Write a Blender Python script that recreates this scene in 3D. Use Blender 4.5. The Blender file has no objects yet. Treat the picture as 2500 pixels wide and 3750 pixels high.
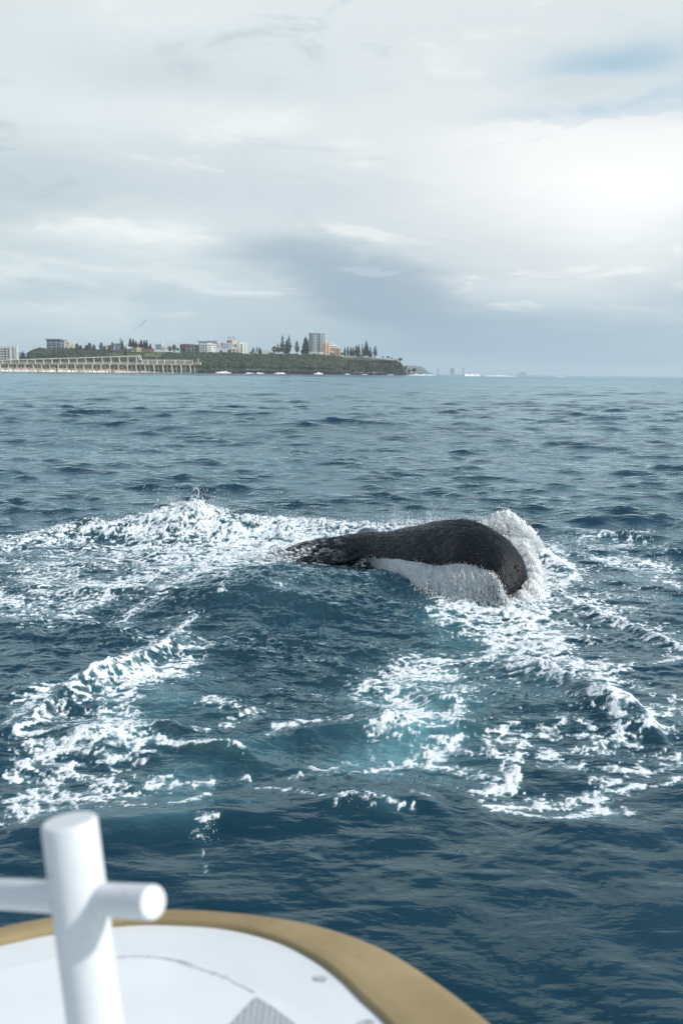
import bpy, bmesh, math, random
import numpy as np
from mathutils import Vector, Matrix

random.seed(7)
rng = np.random.default_rng(11)
SC = bpy.context.scene
COL = SC.collection

# ------------------------------------------------------------------ camera
CAM_H = 3.0
F_PX = 3646.0                       # focal length in pixels of the 2500 x 3750 photograph (35 mm lens)
PITCH = math.radians(7.96)
ROLL = math.radians(0.62)
CAM_POS = Vector((0.0, 0.0, CAM_H))
_fwd = Vector((0, math.cos(PITCH), -math.sin(PITCH)))
_r0 = Vector((1, 0, 0)); _u0 = _r0.cross(_fwd)
RIGHT = math.cos(ROLL) * _r0 + math.sin(ROLL) * _u0
UP = -math.sin(ROLL) * _r0 + math.cos(ROLL) * _u0
cam_data = bpy.data.cameras.new('camera')
cam = bpy.data.objects.new('camera', cam_data)
COL.objects.link(cam)
M3 = Matrix((RIGHT, UP, -_fwd)).transposed()
cam.matrix_world = Matrix.Translation(CAM_POS) @ M3.to_4x4()
cam_data.sensor_fit = 'VERTICAL'
cam_data.sensor_height = 36.0
cam_data.lens = 35.0
cam_data.clip_start = 0.1
cam_data.clip_end = 60000.0
cam_data.dof.use_dof = True
cam_data.dof.focus_distance = 14.0
cam_data.dof.aperture_fstop = 3.6
SC.camera = cam

def ray(px, py):
    d = _fwd * F_PX + RIGHT * (px - 1250.0) + UP * (1875.0 - py)
    return d

def at_y(px, py, Y):
    d = ray(px, py)
    return CAM_POS + d * (Y / d.y)

def at_z(px, py, z=0.0):
    d = ray(px, py)
    return CAM_POS + d * ((z - CAM_H) / d.z)

D = 2500.0 / 1568.0                 # measurements taken on a 1568 px wide view of the photograph
def dy(px, py, Y): return at_y(px * D, py * D, Y)
def dz(px, py, z=0.0): return at_z(px * D, py * D, z)

# ------------------------------------------------------------------ light
SUN_AZ, SUN_EL = math.radians(106), math.radians(36)    # to the right of the view
world = bpy.data.worlds.new("World")
SC.world = world
world.use_nodes = True
sun_data = bpy.data.lights.new('sun', 'SUN')
sun_data.energy = 3.4
sun_data.angle = math.radians(2.5)
sun_data.color = (1.0, 0.95, 0.88)
sun = bpy.data.objects.new('sun', sun_data)
COL.objects.link(sun)
_sd = Vector((math.sin(SUN_AZ) * math.cos(SUN_EL), math.cos(SUN_AZ) * math.cos(SUN_EL), math.sin(SUN_EL)))
sun.rotation_euler = _sd.to_track_quat('Z', 'Y').to_euler()
sun.location = (0, 0, 500)

SC.view_settings.view_transform = 'Standard'
SC.view_settings.look = 'None'
SC.view_settings.exposure = 0.15
SC.view_settings.gamma = 1.0
SC.view_settings.use_curve_mapping = False
SC.cycles.use_denoising = True
SC.cycles.max_bounces = 6
SC.cycles.volume_bounces = 1

# ------------------------------------------------------------------ node helper
class NT:
    def __init__(self, tree):
        self.t = tree; self.n = tree.nodes; self.l = tree.links
    def new(self, typ, **kw):
        nd = self.n.new(typ)
        for k, v in kw.items(): setattr(nd, k, v)
        return nd
    def put(self, sock, v):
        if hasattr(v, 'is_output') or isinstance(v, bpy.types.NodeSocket): self.l.new(v, sock)
        else: sock.default_value = v
    def math(self, op, a, b=None, c=None, clamp=False):
        nd = self.new('ShaderNodeMath', operation=op); nd.use_clamp = clamp
        self.put(nd.inputs[0], a)
        if b is not None: self.put(nd.inputs[1], b)
        if c is not None: self.put(nd.inputs[2], c)
        return nd.outputs[0]
    def mix(self, f, a, b):
        nd = self.new('ShaderNodeMix', data_type='RGBA')
        self.put(nd.inputs['Factor'], f)
        for s, v in ((nd.inputs[6], a), (nd.inputs[7], b)):
            if isinstance(v, (tuple, list)) and len(v) == 3: v = (*v, 1.0)
            self.put(s, v)
        return nd.outputs[2]
    def noise(self, vec, scale, detail=3.0, rough=0.55, dist=0.0, dim='3D'):
        nd = self.new('ShaderNodeTexNoise', noise_dimensions=dim)
        if vec is not None: self.l.new(vec, nd.inputs['Vector'])
        nd.inputs['Scale'].default_value = scale
        nd.inputs['Detail'].default_value = detail
        nd.inputs['Roughness'].default_value = rough
        nd.inputs['Distortion'].default_value = dist
        return nd.outputs[0]
    def smooth(self, v, lo, hi, a=0.0, b=1.0):
        nd = self.new('ShaderNodeMapRange', interpolation_type='SMOOTHSTEP')
        self.put(nd.inputs[0], v)
        for i, k in enumerate((lo, hi, a, b)): self.put(nd.inputs[i + 1], k)
        return nd.outputs[0]
    def lin(self, v, lo, hi, a=0.0, b=1.0):
        nd = self.new('ShaderNodeMapRange')
        self.put(nd.inputs[0], v)
        for i, k in enumerate((lo, hi, a, b)): self.put(nd.inputs[i + 1], k)
        return nd.outputs[0]

def srgb(r, g, b):
    f = lambda c: (c / 255 / 12.92) if c / 255 <= 0.04045 else ((c / 255 + 0.055) / 1.055) ** 2.4
    return (f(r), f(g), f(b))

# ------------------------------------------------------------------ sky: daylight sky seen through layers of cloud
w = NT(world.node_tree)
w.n.clear()
sky = w.new('ShaderNodeTexSky', sky_type='NISHITA')
sky.sun_disc = False
sky.sun_elevation = SUN_EL
sky.sun_rotation = SUN_AZ
sky.altitude = 0; sky.air_density = 1.0; sky.dust_density = 1.5; sky.ozone_density = 1.2
geo = w.new('ShaderNodeTexCoord')
sep = w.new('ShaderNodeSeparateXYZ'); w.l.new(geo.outputs['Generated'], sep.inputs[0])
sx, sy, sz = sep.outputs
az0 = w.math('MULTIPLY', w.math('ARCTAN2', sx, sy), 57.2958)
el0 = w.math('MULTIPLY', w.math('ARCSINE', sz), 57.2958)
# clouds are laid out on a plane overhead, so they flatten toward the horizon
hz = w.math('ADD', w.math('MAXIMUM', sz, 0.0), 0.13)
pv = w.new('ShaderNodeCombineXYZ')
w.put(pv.inputs[0], w.math('DIVIDE', sx, hz)); w.put(pv.inputs[1], w.math('DIVIDE', sy, hz)); pv.inputs[2].default_value = 0.37
P = pv.outputs[0]
wn1 = w.noise(P, 0.9, 5.0, 0.6, 0.6)
wn2n = w.new('ShaderNodeVectorMath', operation='ADD'); w.l.new(P, wn2n.inputs[0]); wn2n.inputs[1].default_value = (7.3, 2.1, 4.0)
wn2 = w.noise(wn2n.outputs[0], 0.8, 5.0, 0.6, 0.5)
big = w.noise(P, 0.55, 6.0, 0.55, 0.8)
fine = w.noise(wn2n.outputs[0], 2.2, 6.0, 0.62, 0.7)
az = w.math('ADD', az0, w.math('MULTIPLY', w.math('SUBTRACT', wn1, 0.5), 7.5))
el = w.math('ADD', el0, w.math('MULTIPLY', w.math('SUBTRACT', wn2, 0.5), 3.4))
def px_ang(px, py):
    d = ray(px * D, py * D).normalized()
    return math.degrees(math.atan2(d.x, d.y)), math.degrees(math.asin(d.z))
def sky_blob(px, py, spx, spy, tilt=0.0, power=1.0):
    a0, e0 = px_ang(px, py)
    k = 0.02505
    c, s = math.cos(math.radians(tilt)), math.sin(math.radians(tilt))
    da = w.math('SUBTRACT', az, a0); de = w.math('SUBTRACT', el, e0)
    x = w.math('MULTIPLY_ADD', da, c / (spx * k), w.math('MULTIPLY', de, s / (spx * k)))
    y = w.math('MULTIPLY_ADD', de, c / (spy * k), w.math('MULTIPLY', da, -s / (spy * k)))
    r2 = w.math('ADD', w.math('MULTIPLY', x, x), w.math('MULTIPLY', y, y))
    if power != 1.0: r2 = w.math('POWER', r2, power)
    return w.math('POWER', 2.71828, w.math('MULTIPLY', r2, -1.0))
# the cloud deck: pale grey with darker folds, brighter where it is thin in front of the sun's side
elr = w.new('ShaderNodeValToRGB')
w.put(elr.inputs[0], w.math('DIVIDE', el0, 40.0, clamp=True))
cr = elr.color_ramp
stops = [(0.0, (160, 187, 203)), (0.045, (176, 199, 212)), (0.12, (202, 217, 224)), (0.22, (218, 228, 231)),
         (0.36, (225, 233, 234)), (0.55, (222, 230, 231)), (1.0, (208, 218, 222))]
while len(cr.elements) < len(stops): cr.elements.new(0.5)
for e, (p, c) in zip(cr.elements, stops):
    e.position = p; e.color = (*srgb(*c), 1.0)
col = elr.outputs[0]
def layer(col, fac, rgb, k=1.0):
    return w.mix(w.math('MULTIPLY', fac, k, clamp=True), col, srgb(*rgb))
amp = w.smooth(el0, 0.5, 6.0, 0.25, 1.0)
col = layer(col, w.math('MULTIPLY', w.smooth(big, 0.50, 0.70), amp), (238, 245, 245), 0.95)
col = layer(col, w.math('MULTIPLY', w.smooth(big, 0.50, 0.33), amp), (190, 205, 212), 0.95)
col = layer(col, w.math('MULTIPLY', w.smooth(fine, 0.54, 0.72), amp), (248, 250, 250), 0.8)
col = layer(col, w.math('MULTIPLY', w.smooth(fine, 0.46, 0.30), amp), (186, 201, 210), 0.7)
# grey folds on the left, the dark rain band low in the middle, brighter banks around them
col = layer(col, sky_blob(120, 430, 330, 110), (186, 202, 209), 0.70)
col = layer(col, sky_blob(330, 170, 300, 70), (203, 215, 220), 0.6)
col = layer(col, sky_blob(430, 265, 260, 45), (240, 245, 245), 0.6)
col = layer(col, sky_blob(300, 535, 300, 42), (236, 243, 243), 0.85)
col = layer(col, sky_blob(60, 680, 260, 26), (168, 190, 205), 0.5)
col = layer(col, sky_blob(300, 620, 330, 35), (222, 233, 236), 0.55)
col = layer(col, sky_blob(800, 455, 330, 52), (199, 213, 221), 0.6)
col = layer(col, sky_blob(240, 760, 420, 70), (203, 219, 227), 0.6)
col = layer(col, sky_blob(700, 592, 190, 40, -10), (166, 185, 198), 0.75)
col = layer(col, sky_blob(900, 680, 270, 66, -14, 1.6), (149, 172, 192), 0.9)
col = layer(col, sky_blob(1120, 770, 330, 60), (154, 179, 199), 0.75)
col = layer(col, sky_blob(1450, 790, 300, 80), (160, 188, 206), 0.8)
col = layer(col, sky_blob(1540, 690, 140, 60), (170, 192, 207), 0.6)
vfine = w.noise(P, 7.0, 6.0, 0.65, 0.6)
# crisp lit edges of the cloud banks
def bank(px, py, spx, spy, tilt, k, rgb=(248, 250, 249), soft=0.10):
    f = sky_blob(px, py, spx, spy, tilt)
    f = w.math('ADD', f, w.math('MULTIPLY', w.math('ADD', w.math('SUBTRACT', fine, 0.5), w.math('MULTIPLY', w.math('SUBTRACT', vfine, 0.5), 0.45)), 1.3))
    return layer(col, w.smooth(f, 0.52, 0.52 + soft * 5), rgb, k)
col = bank(330, 535, 290, 40, -3, 0.75)
col = bank(850, 545, 210, 32, -8, 0.65)
col = bank(830, 632, 100, 13, 0, 0.45, (200, 215, 224))
col = bank(560, 300, 240, 60, 5, 0.6)
col = bank(790, 355, 120, 60, 0, 0.55, (252, 252, 250), 0.14)
col = bank(420, 640, 260, 30, -8, 0.5, (228, 237, 240))
# blue gap
gap = w.math('MULTIPLY', w.math('ADD', sky_blob(1390, 160, 190, 36, 3), sky_blob(1370, 245, 200, 26, 4)), w.smooth(fine, 0.30, 0.50), clamp=True)
col = layer(col, gap, (164, 200, 216), 0.95)
# overhead the deck breaks up and blue sky shows between the clouds
brk = w.noise(P, 1.7, 6.0, 0.58, 0.5)
hole = w.math('MULTIPLY', w.smooth(brk, 0.43, 0.53), w.smooth(el0, 21.0, 28.0))
# sunlit bank of thin cloud on the right
glow = sky_blob(1400, 440, 480, 185, -4)
core = sky_blob(1470, 450, 230, 105)
col = layer(col, glow, (251, 251, 249), 0.85)
a0_, e0_ = px_ang(1340, 268)
top_edge = w.math('SUBTRACT', w.math('ADD', e0_, w.math('MULTIPLY', w.math('ADD', w.math('SUBTRACT', fine, 0.5), w.math('MULTIPLY', w.math('SUBTRACT', vfine, 0.5), 0.5)), 5.5)), el0)
cum = w.math('MULTIPLY', w.smooth(top_edge, -0.1, 0.45), w.math('MULTIPLY', sky_blob(1340, 330, 260, 90), 1.6, clamp=True))
col = layer(col, cum, (253, 253, 251), 0.7)
bg1 = w.new('ShaderNodeBackground'); w.l.new(sky.outputs[0], bg1.inputs[0]); bg1.inputs[1].default_value = 0.15
bg2 = w.new('ShaderNodeBackground'); w.l.new(col, bg2.inputs[0])
w.put(bg2.inputs[1], w.math('ADD', 0.92, w.math('MULTIPLY', core, 0.10)))
cover = w.math('MULTIPLY', w.math('SUBTRACT', 0.95, w.math('MULTIPLY', gap, 0.25)), w.math('SUBTRACT', 1.0, w.math('MULTIPLY', hole, 0.92)))
mx = w.new('ShaderNodeMixShader')
w.put(mx.inputs[0], cover); w.l.new(bg1.outputs[0], mx.inputs[1]); w.l.new(bg2.outputs[0], mx.inputs[2])
wo = w.new('ShaderNodeOutputWorld'); w.l.new(mx.outputs[0], wo.inputs[0])
world.cycles.sampling_method = 'MANUAL'
world.cycles.sample_map_resolution = 512


# ------------------------------------------------------------------ tagging, meshes, materials
def tag(o, label=None, cat=None, group=None, kind=None):
    if label: o['label'] = label
    if cat: o['category'] = cat
    if group: o['group'] = group
    if kind: o['kind'] = kind
    return o

def empty(name, loc, label=None, cat=None, group=None):
    o = bpy.data.objects.new(name, None); COL.objects.link(o)
    o.location = loc; o.empty_display_size = 0.2
    return tag(o, label, cat, group)

def link(name, me, mat=None, parent=None, loc=None, smooth=False):
    if mat is not None:
        me.materials.clear()
        for m in (mat if isinstance(mat, (list, tuple)) else [mat]): me.materials.append(m)
    if smooth: me.polygons.foreach_set('use_smooth', np.ones(len(me.polygons), dtype=bool))
    o = bpy.data.objects.new(name, me); COL.objects.link(o)
    if parent is not None: o.parent = parent
    if loc is not None: o.location = loc
    return o

class MB:
    """collects shapes; build() links them as one mesh object (coordinates relative to the parent)"""
    def __init__(self): self.v = []; self.f = []
    def add(self, vs, fs):
        n = len(self.v)
        self.v += [tuple(p) for p in vs]; self.f += [tuple(i + n for i in q) for q in fs]
    def box(self, x0, x1, y0, y1, z0, z1, rz=0.0, c=None):
        vs = [(x, y, z) for z in (z0, z1) for y in (y0, y1) for x in (x0, x1)]
        if rz:
            cx, cy = c if c else (0, 0); co, si = math.cos(rz), math.sin(rz)
            vs = [(cx + (x - cx) * co - (y - cy) * si, cy + (x - cx) * si + (y - cy) * co, z) for x, y, z in vs]
        self.add(vs, [(0, 2, 3, 1), (4, 5, 7, 6), (0, 1, 5, 4), (2, 6, 7, 3), (0, 4, 6, 2), (1, 3, 7, 5)])
    def tube(self, a, b, r0, r1=None, n=8, cap=True):
        a = Vector(a); b = Vector(b); r1 = r0 if r1 is None else r1
        d = (b - a).normalized()
        s = d.cross(Vector((0, 0, 1)))
        s = s.normalized() if s.length > 1e-5 else Vector((1, 0, 0))
        t = d.cross(s)
        vs = []
        for p, r in ((a, r0), (b, r1)):
            for i in range(n):
                q = 2 * math.pi * i / n
                vs.append(p + s * math.cos(q) * r + t * math.sin(q) * r)
        fs = [(i, (i + 1) % n, n + (i + 1) % n, n + i) for i in range(n)]
        if cap: fs += [tuple(reversed(range(n))), tuple(range(n, 2 * n))]
        self.add(vs, fs)
    def path(self, pts, r, n=8):
        for a, b in zip(pts[:-1], pts[1:]): self.tube(a, b, r, r, n)
    def prism(self, poly, y0, y1):
        """polygon in xz, extruded in y"""
        n = len(poly)
        vs = [(x, y0, z) for x, z in poly] + [(x, y1, z) for x, z in poly]
        fs = [tuple(range(n)), tuple(reversed(range(n, 2 * n)))] + [(i, n + i, n + (i + 1) % n, (i + 1) % n) for i in range(n)]
        self.add(vs, fs)
    def slab(self, poly, z0, z1):
        n = len(poly)
        vs = [(x, y, z0) for x, y in poly] + [(x, y, z1) for x, y in poly]
        fs = [tuple(reversed(range(n))), tuple(range(n, 2 * n))] + [(i, (i + 1) % n, n + (i + 1) % n, n + i) for i in range(n)]
        self.add(vs, fs)
    def mesh(self, name):
        me = bpy.data.meshes.new(name); me.from_pydata(self.v, [], self.f); me.update()
        bm = bmesh.new(); bm.from_mesh(me); bmesh.ops.recalc_face_normals(bm, faces=bm.faces); bm.to_mesh(me); bm.free()
        return me
    def build(self, name, mat, parent=None, loc=None, smooth=False):
        return link(name, self.mesh(name), mat, parent, loc, smooth)

def big_mesh(name, co, quads, smooth=True):
    me = bpy.data.meshes.new(name)
    k = quads.shape[1]
    me.vertices.add(len(co)); me.vertices.foreach_set('co', np.ascontiguousarray(co, dtype=np.float32).ravel())
    me.loops.add(quads.size); me.loops.foreach_set('vertex_index', np.ascontiguousarray(quads, dtype=np.int32).ravel())
    me.polygons.add(len(quads))
    me.polygons.foreach_set('loop_start', np.arange(0, quads.size, k, dtype=np.int32))
    me.polygons.foreach_set('use_smooth', np.full(len(quads), smooth, dtype=bool))
    me.update(calc_edges=True); me.validate()
    return me

def attr(me, name, a):
    at = me.attributes.new(name, 'FLOAT', 'POINT'); at.data.foreach_set('value', np.ascontiguousarray(a, dtype=np.float32).ravel())

def grid_quads(nr, nc, wrap=False):
    i = np.arange(nr - 1)[:, None] * nc
    j = np.arange(nc if wrap else nc - 1)[None, :]
    j2 = (j + 1) % nc
    return np.stack([i + j, i + j2, i + nc + j2, i + nc + j], -1).reshape(-1, 4)

MATS = {}
def mat(name, rgb, rough=0.7, var=0.25, scale=0.5, metal=0.0, spec=0.4, bump=0.0, bscale=None, stretch=None):
    if name in MATS: return MATS[name]
    m = bpy.data.materials.new(name); m.use_nodes = True
    t = NT(m.node_tree); b = t.n['Principled BSDF']
    tc = t.new('ShaderNodeTexCoord'); v = tc.outputs['Object']
    if stretch:
        mp = t.new('ShaderNodeMapping'); mp.inputs['Scale'].default_value = stretch; t.l.new(v, mp.inputs[0]); v = mp.outputs[0]
    n = t.noise(v, scale, 5.0, 0.6)
    lo = tuple(c * (1 - var) for c in rgb); hi = tuple(min(1, c * (1 + var)) for c in rgb)
    t.l.new(t.mix(t.smooth(n, 0.3, 0.7), lo, hi), b.inputs['Base Color'])
    b.inputs['Roughness'].default_value = rough; b.inputs['Metallic'].default_value = metal
    b.inputs['Specular IOR Level'].default_value = spec
    if bump:
        bp = t.new('ShaderNodeBump'); bp.inputs['Strength'].default_value = bump; bp.inputs['Distance'].default_value = 1.0 / (bscale or scale) * 0.3
        t.l.new(t.noise(v, bscale or scale, 4.0, 0.6), bp.inputs['Height']); t.l.new(bp.outputs[0], b.inputs['Normal'])
    MATS[name] = m
    return m

# ------------------------------------------------------------------ lattice noise for the water surface
_perm = np.random.default_rng(3).permutation(512).astype(np.int32)
_perm = np.concatenate([_perm, _perm])
_ga = np.random.default_rng(5).uniform(0, 2 * np.pi, 512).astype(np.float32)
_gx, _gy = np.cos(_ga), np.sin(_ga)
def perlin(x, y, seed=0):
    x = x + seed * 17.31; y = y - seed * 9.77
    xf = np.floor(x); yf = np.floor(y)
    xi = xf.astype(np.int32) & 511; yi = yf.astype(np.int32) & 511
    dx = (x - xf).astype(np.float32); dyy = (y - yf).astype(np.float32)
    u = dx * dx * dx * (dx * (dx * 6 - 15) + 10); v = dyy * dyy * dyy * (dyy * (dyy * 6 - 15) + 10)
    x1 = (xi + 1) & 511; y1 = (yi + 1) & 511
    def g(a, b, p, q):
        h = _perm[_perm[a] + b]
        return _gx[h] * p + _gy[h] * q
    n00 = g(xi, yi, dx, dyy); n10 = g(x1, yi, dx - 1, dyy); n01 = g(xi, y1, dx, dyy - 1); n11 = g(x1, y1, dx - 1, dyy - 1)
    a = n00 + u * (n10 - n00); b = n01 + u * (n11 - n01)
    return (a + v * (b - a)) * 1.41
def fbm(x, y, f, octv, seed=0, gain=0.5, lac=2.03):
    s = 0.0; a = 1.0; t = 0.0
    for o in range(octv):
        s = s + a * perlin(x * f, y * f, seed + o * 1.7); t += a; a *= gain; f *= lac
    return s / t
def sstep(x, lo, hi):
    t = np.clip((x - lo) / (hi - lo), 0, 1)
    return t * t * (3 - 2 * t)

# ------------------------------------------------------------------ the sea: one sheet out to the horizon
def flat_uv(x, y):
    """where a point of the mean sea level would be measured on the 1568 px view (used once, to lay out the wake)"""
    px, py, pz = x, y, -CAM_H
    a = px * RIGHT.x + py * RIGHT.y + pz * RIGHT.z
    b = px * UP.x + py * UP.y + pz * UP.z
    c = px * _fwd.x + py * _fwd.y + pz * _fwd.z
    return (1250 + F_PX * a / c) / D, (1875 - F_PX * b / c) / D

rad = lambda d: d * math.pi / 180
cols = np.concatenate([
    np.linspace(-180, -46, 12)[:-1], np.linspace(-46, -21.3, 40)[:-1], np.linspace(-21.3, 21.3, 800),
    np.linspace(21.3, 46, 40)[1:], np.linspace(46, 180, 12)[1:-1]])
ca = np.radians(cols)
rows = [2.0]
while rows[-1] < 15000:
    r = rows[-1]
    k = 0.02 if r < 4 else (0.0048 if r < 9 else (0.0030 if r < 19 else (0.0058 if r < 60 else (0.0045 if r < 280 else (0.009 if r < 600 else 0.025)))))
    rows.append(r * (1 + k))
rows = np.array(rows)
NR, NC = len(rows), len(ca)
X0 = (rows[:, None] * np.sin(ca)[None, :]).astype(np.float64)
Y0 = (rows[:, None] * np.cos(ca)[None, :]).astype(np.float64)
Rr = np.repeat(rows[:, None], NC, 1)
dr = np.gradient(rows)[:, None] * np.ones((1, NC))
dc = rows[:, None] * np.gradient(ca)[None, :]
cell = np.maximum(dr, dc).astype(np.float32)
X = X0.astype(np.float32); Y = Y0.astype(np.float32)
wr = np.random.default_rng(21)
DX = np.zeros_like(X); DY = np.zeros_like(X); H = np.zeros_like(X)
# the boat lies upwind of a calmer slick; patches of wind elsewhere
gust = 0.80 + 0.55 * fbm(X * 0.6, Y * 0.3, 0.05, 3, 40)
gust2 = np.clip(0.88 + 1.5 * fbm(X * 0.8, Y, 0.30, 4, 44, 0.6), 0.3, 1.6)
wake = np.exp(-((X + 0.1) / 4.5) ** 4 - ((Y - 13.2) / 4.6) ** 4)
HS = np.zeros_like(X)
calm = 0.30 + 0.70 * sstep(Y + 0.25 * X, 5.5, 10.0)
nlost = np.zeros_like(X)
NW = 96
lam = np.exp(np.linspace(math.log(0.30), math.log(30), NW)) * wr.uniform(0.94, 1.06, NW)
for i, L in enumerate(lam):
    th = math.radians(-98) + wr.normal(0, 0.58 if L < 6 else 0.35)
    kx, ky = math.cos(th), math.sin(th)
    k = 2 * math.pi / L
    ak = 0.032 if L < 0.45 else (0.046 if L < 1.3 else (0.034 if L < 2.2 else (0.016 if L < 5 else 0.008)))
    a = ak / k
    ph = (k * (kx * X + ky * Y) + wr.uniform(0, 6.283)).astype(np.float32)
    wgt = sstep(L / cell, 2.2, 4.5)
    if L < 3.2: wgt = wgt * calm * gust2 * (1 - 0.5 * wake)
    else: wgt = wgt * gust * (1 - 0.5 * wake)
    if 1.2 < L < 9: wgt = wgt * (1 + (0.5 if L < 5 else 1.0) * sstep(Rr, 28, 110))
    s, c = np.sin(ph), np.cos(ph)
    if L < 3.2: HS += a * wgt * s
    else: H += a * wgt * s
    q = 0.95 * a
    DX += q * kx * wgt * c; DY += q * ky * wgt * c
sg = 0.10
H += HS * (1 + 0.35 * np.clip(HS / sg, -0.6, 1.1))      # peaked crests, flat troughs
for L, aa, th in ((46, 0.20, -86), (33, 0.13, -104), (62, 0.22, -95)):
    th = math.radians(th); k = 2 * math.pi / L
    ph = k * (math.cos(th) * X + math.sin(th) * Y) + wr.uniform(0, 6.28)
    g = sstep(L / cell, 2.2, 4.5) * sstep(Rr, 18, 50)
    H += aa * g * np.sin(ph)

# ---- the wake round the whale
loc = np.where((rows > 2.2) & (rows < 26))[0]; r0, r1 = loc[0], loc[-1] + 1
cl = np.where(np.abs(cols) < 46)[0]; c0, c1 = cl[0], cl[-1] + 1
SL = (slice(r0, r1), slice(c0, c1))
lx, ly = X[SL], Y[SL]
U, V = flat_uv(lx, ly)
U = U.astype(np.float32); V = V.astype(np.float32)

def crest(pts):
    o = []
    for px, py, yy in pts:
        p = dy(px, py, yy); o.append((p.x, p.y, p.z))
    return np.array(o)
RIDGE_A = crest([(-160, 1275, 16.4), (-60, 1264, 16.6), (0, 1256, 16.8), (60, 1233, 17.2), (130, 1216, 17.6), (200, 1207, 17.9), (270, 1198, 18.1),
                 (340, 1184, 18.2), (400, 1164, 18.2), (450, 1152, 18.2), (500, 1174, 18.2), (560, 1188, 18.1), (640, 1194, 18.0), (720, 1197, 17.8),
                 (830, 1202, 17.5), (930, 1204, 17.2), (1000, 1204, 16.8), (1080, 1208, 16.4), (1160, 1216, 16.2), (1220, 1240, 15.9), (1270, 1272, 15.4),
                 (1330, 1295, 15.0)])
RIDGE_A[0, 2] = RIDGE_A[-1, 2] = 0.0
def ridge(pts, wf, wb, hmul=1.0, warp=0.0):
    yc = np.interp(lx, pts[:, 0], pts[:, 1]); h = np.interp(lx, pts[:, 0], pts[:, 2], left=0, right=0)
    if warp: yc = yc + warp * fbm(lx, ly * 0.4, 1.1, 3, 71)
    d = ly - yc
    return hmul * h * np.exp(-(d / np.where(d < 0, wf, wb)) ** 2)
def flat_ridge(pts, h):
    o = []
    for (px, py), hh in zip(pts, h):
        p = dz(px, py); o.append((p.x, p.y, hh))
    o.sort(key=lambda q: q[0])
    return np.array(o)
dist = sstep(Rr[SL], 9.0, 11.0)
chopmask = np.exp(-((lx + 0.2) / 4.5) ** 2 - ((ly - 12.0) / 4.5) ** 2)
LH = np.zeros_like(lx)
LH += ridge(RIDGE_A, 0.85, 0.55, 1.0, 0.10)
def mound(px, py, sx_, sy_, h):
    p = dz(px, py)
    return h * np.exp(-((lx - p.x) / sx_) ** 2 - ((ly - p.y) / sy_) ** 2)
LH += mound(640, 1375, 1.35, 1.35, 0.30)
LH -= mound(860, 1530, 1.5, 1.2, 0.10)
LH += ridge(flat_ridge([(-40, 1690), (60, 1655), (165, 1590), (300, 1535), (400, 1490), (470, 1470)], [0.0, 0.06, 0.13, 0.15, 0.10, 0.0]), 0.42, 0.40, 1.0, 0.1)
LH += ridge(flat_ridge([(1090, 1500), (1174, 1530), (1259, 1556), (1314, 1586), (1384, 1616), (1454, 1638), (1510, 1668)], [0.0, .06, .12, .15, .16, .12, 0.0]), 0.55, 0.35, 1.0, 0.08)
LH += ridge(flat_ridge([(1260, 1350), (1310, 1392), (1369, 1415), (1434, 1440), (1484, 1463), (1564, 1498), (1760, 1570)], [0.0, .04, .06, .07, .07, .06, .0]), 0.42, 0.30, 1.0, 0.08)
LH += ridge(flat_ridge([(-60, 1915), (180, 1885), (330, 1878), (620, 1855), (800, 1842), (950, 1850), (1060, 1880)], [0.0, .07, .07, .07, .09, .08, 0.0]), 0.30, 0.38, 1.0, 0.08)
# turbulent chop
wx = 0.20 * fbm(lx, ly, 1.3, 3, 90); wy = 0.24 * fbm(lx, ly, 1.3, 3, 93)
rid = 1 - 2 * np.abs(fbm(lx, ly, 1.5, 4, 80, 0.5))
rid2 = 1 - 2.4 * np.abs(fbm(lx * 0.7 + 0.3 * wx, ly, 3.6, 3, 83, 0.5)); rid3 = 1 - 2.4 * np.abs(fbm(lx * 0.8, ly, 8.5, 2, 85, 0.5))
pat = np.clip(0.75 + 2.4 * fbm(lx * 0.6, ly, 0.75, 3, 87), 0.12, 1.6)
LH += chopmask * (0.045 * rid - 0.035 + pat * (0.034 * rid2 + 0.016 * rid3))

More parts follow.
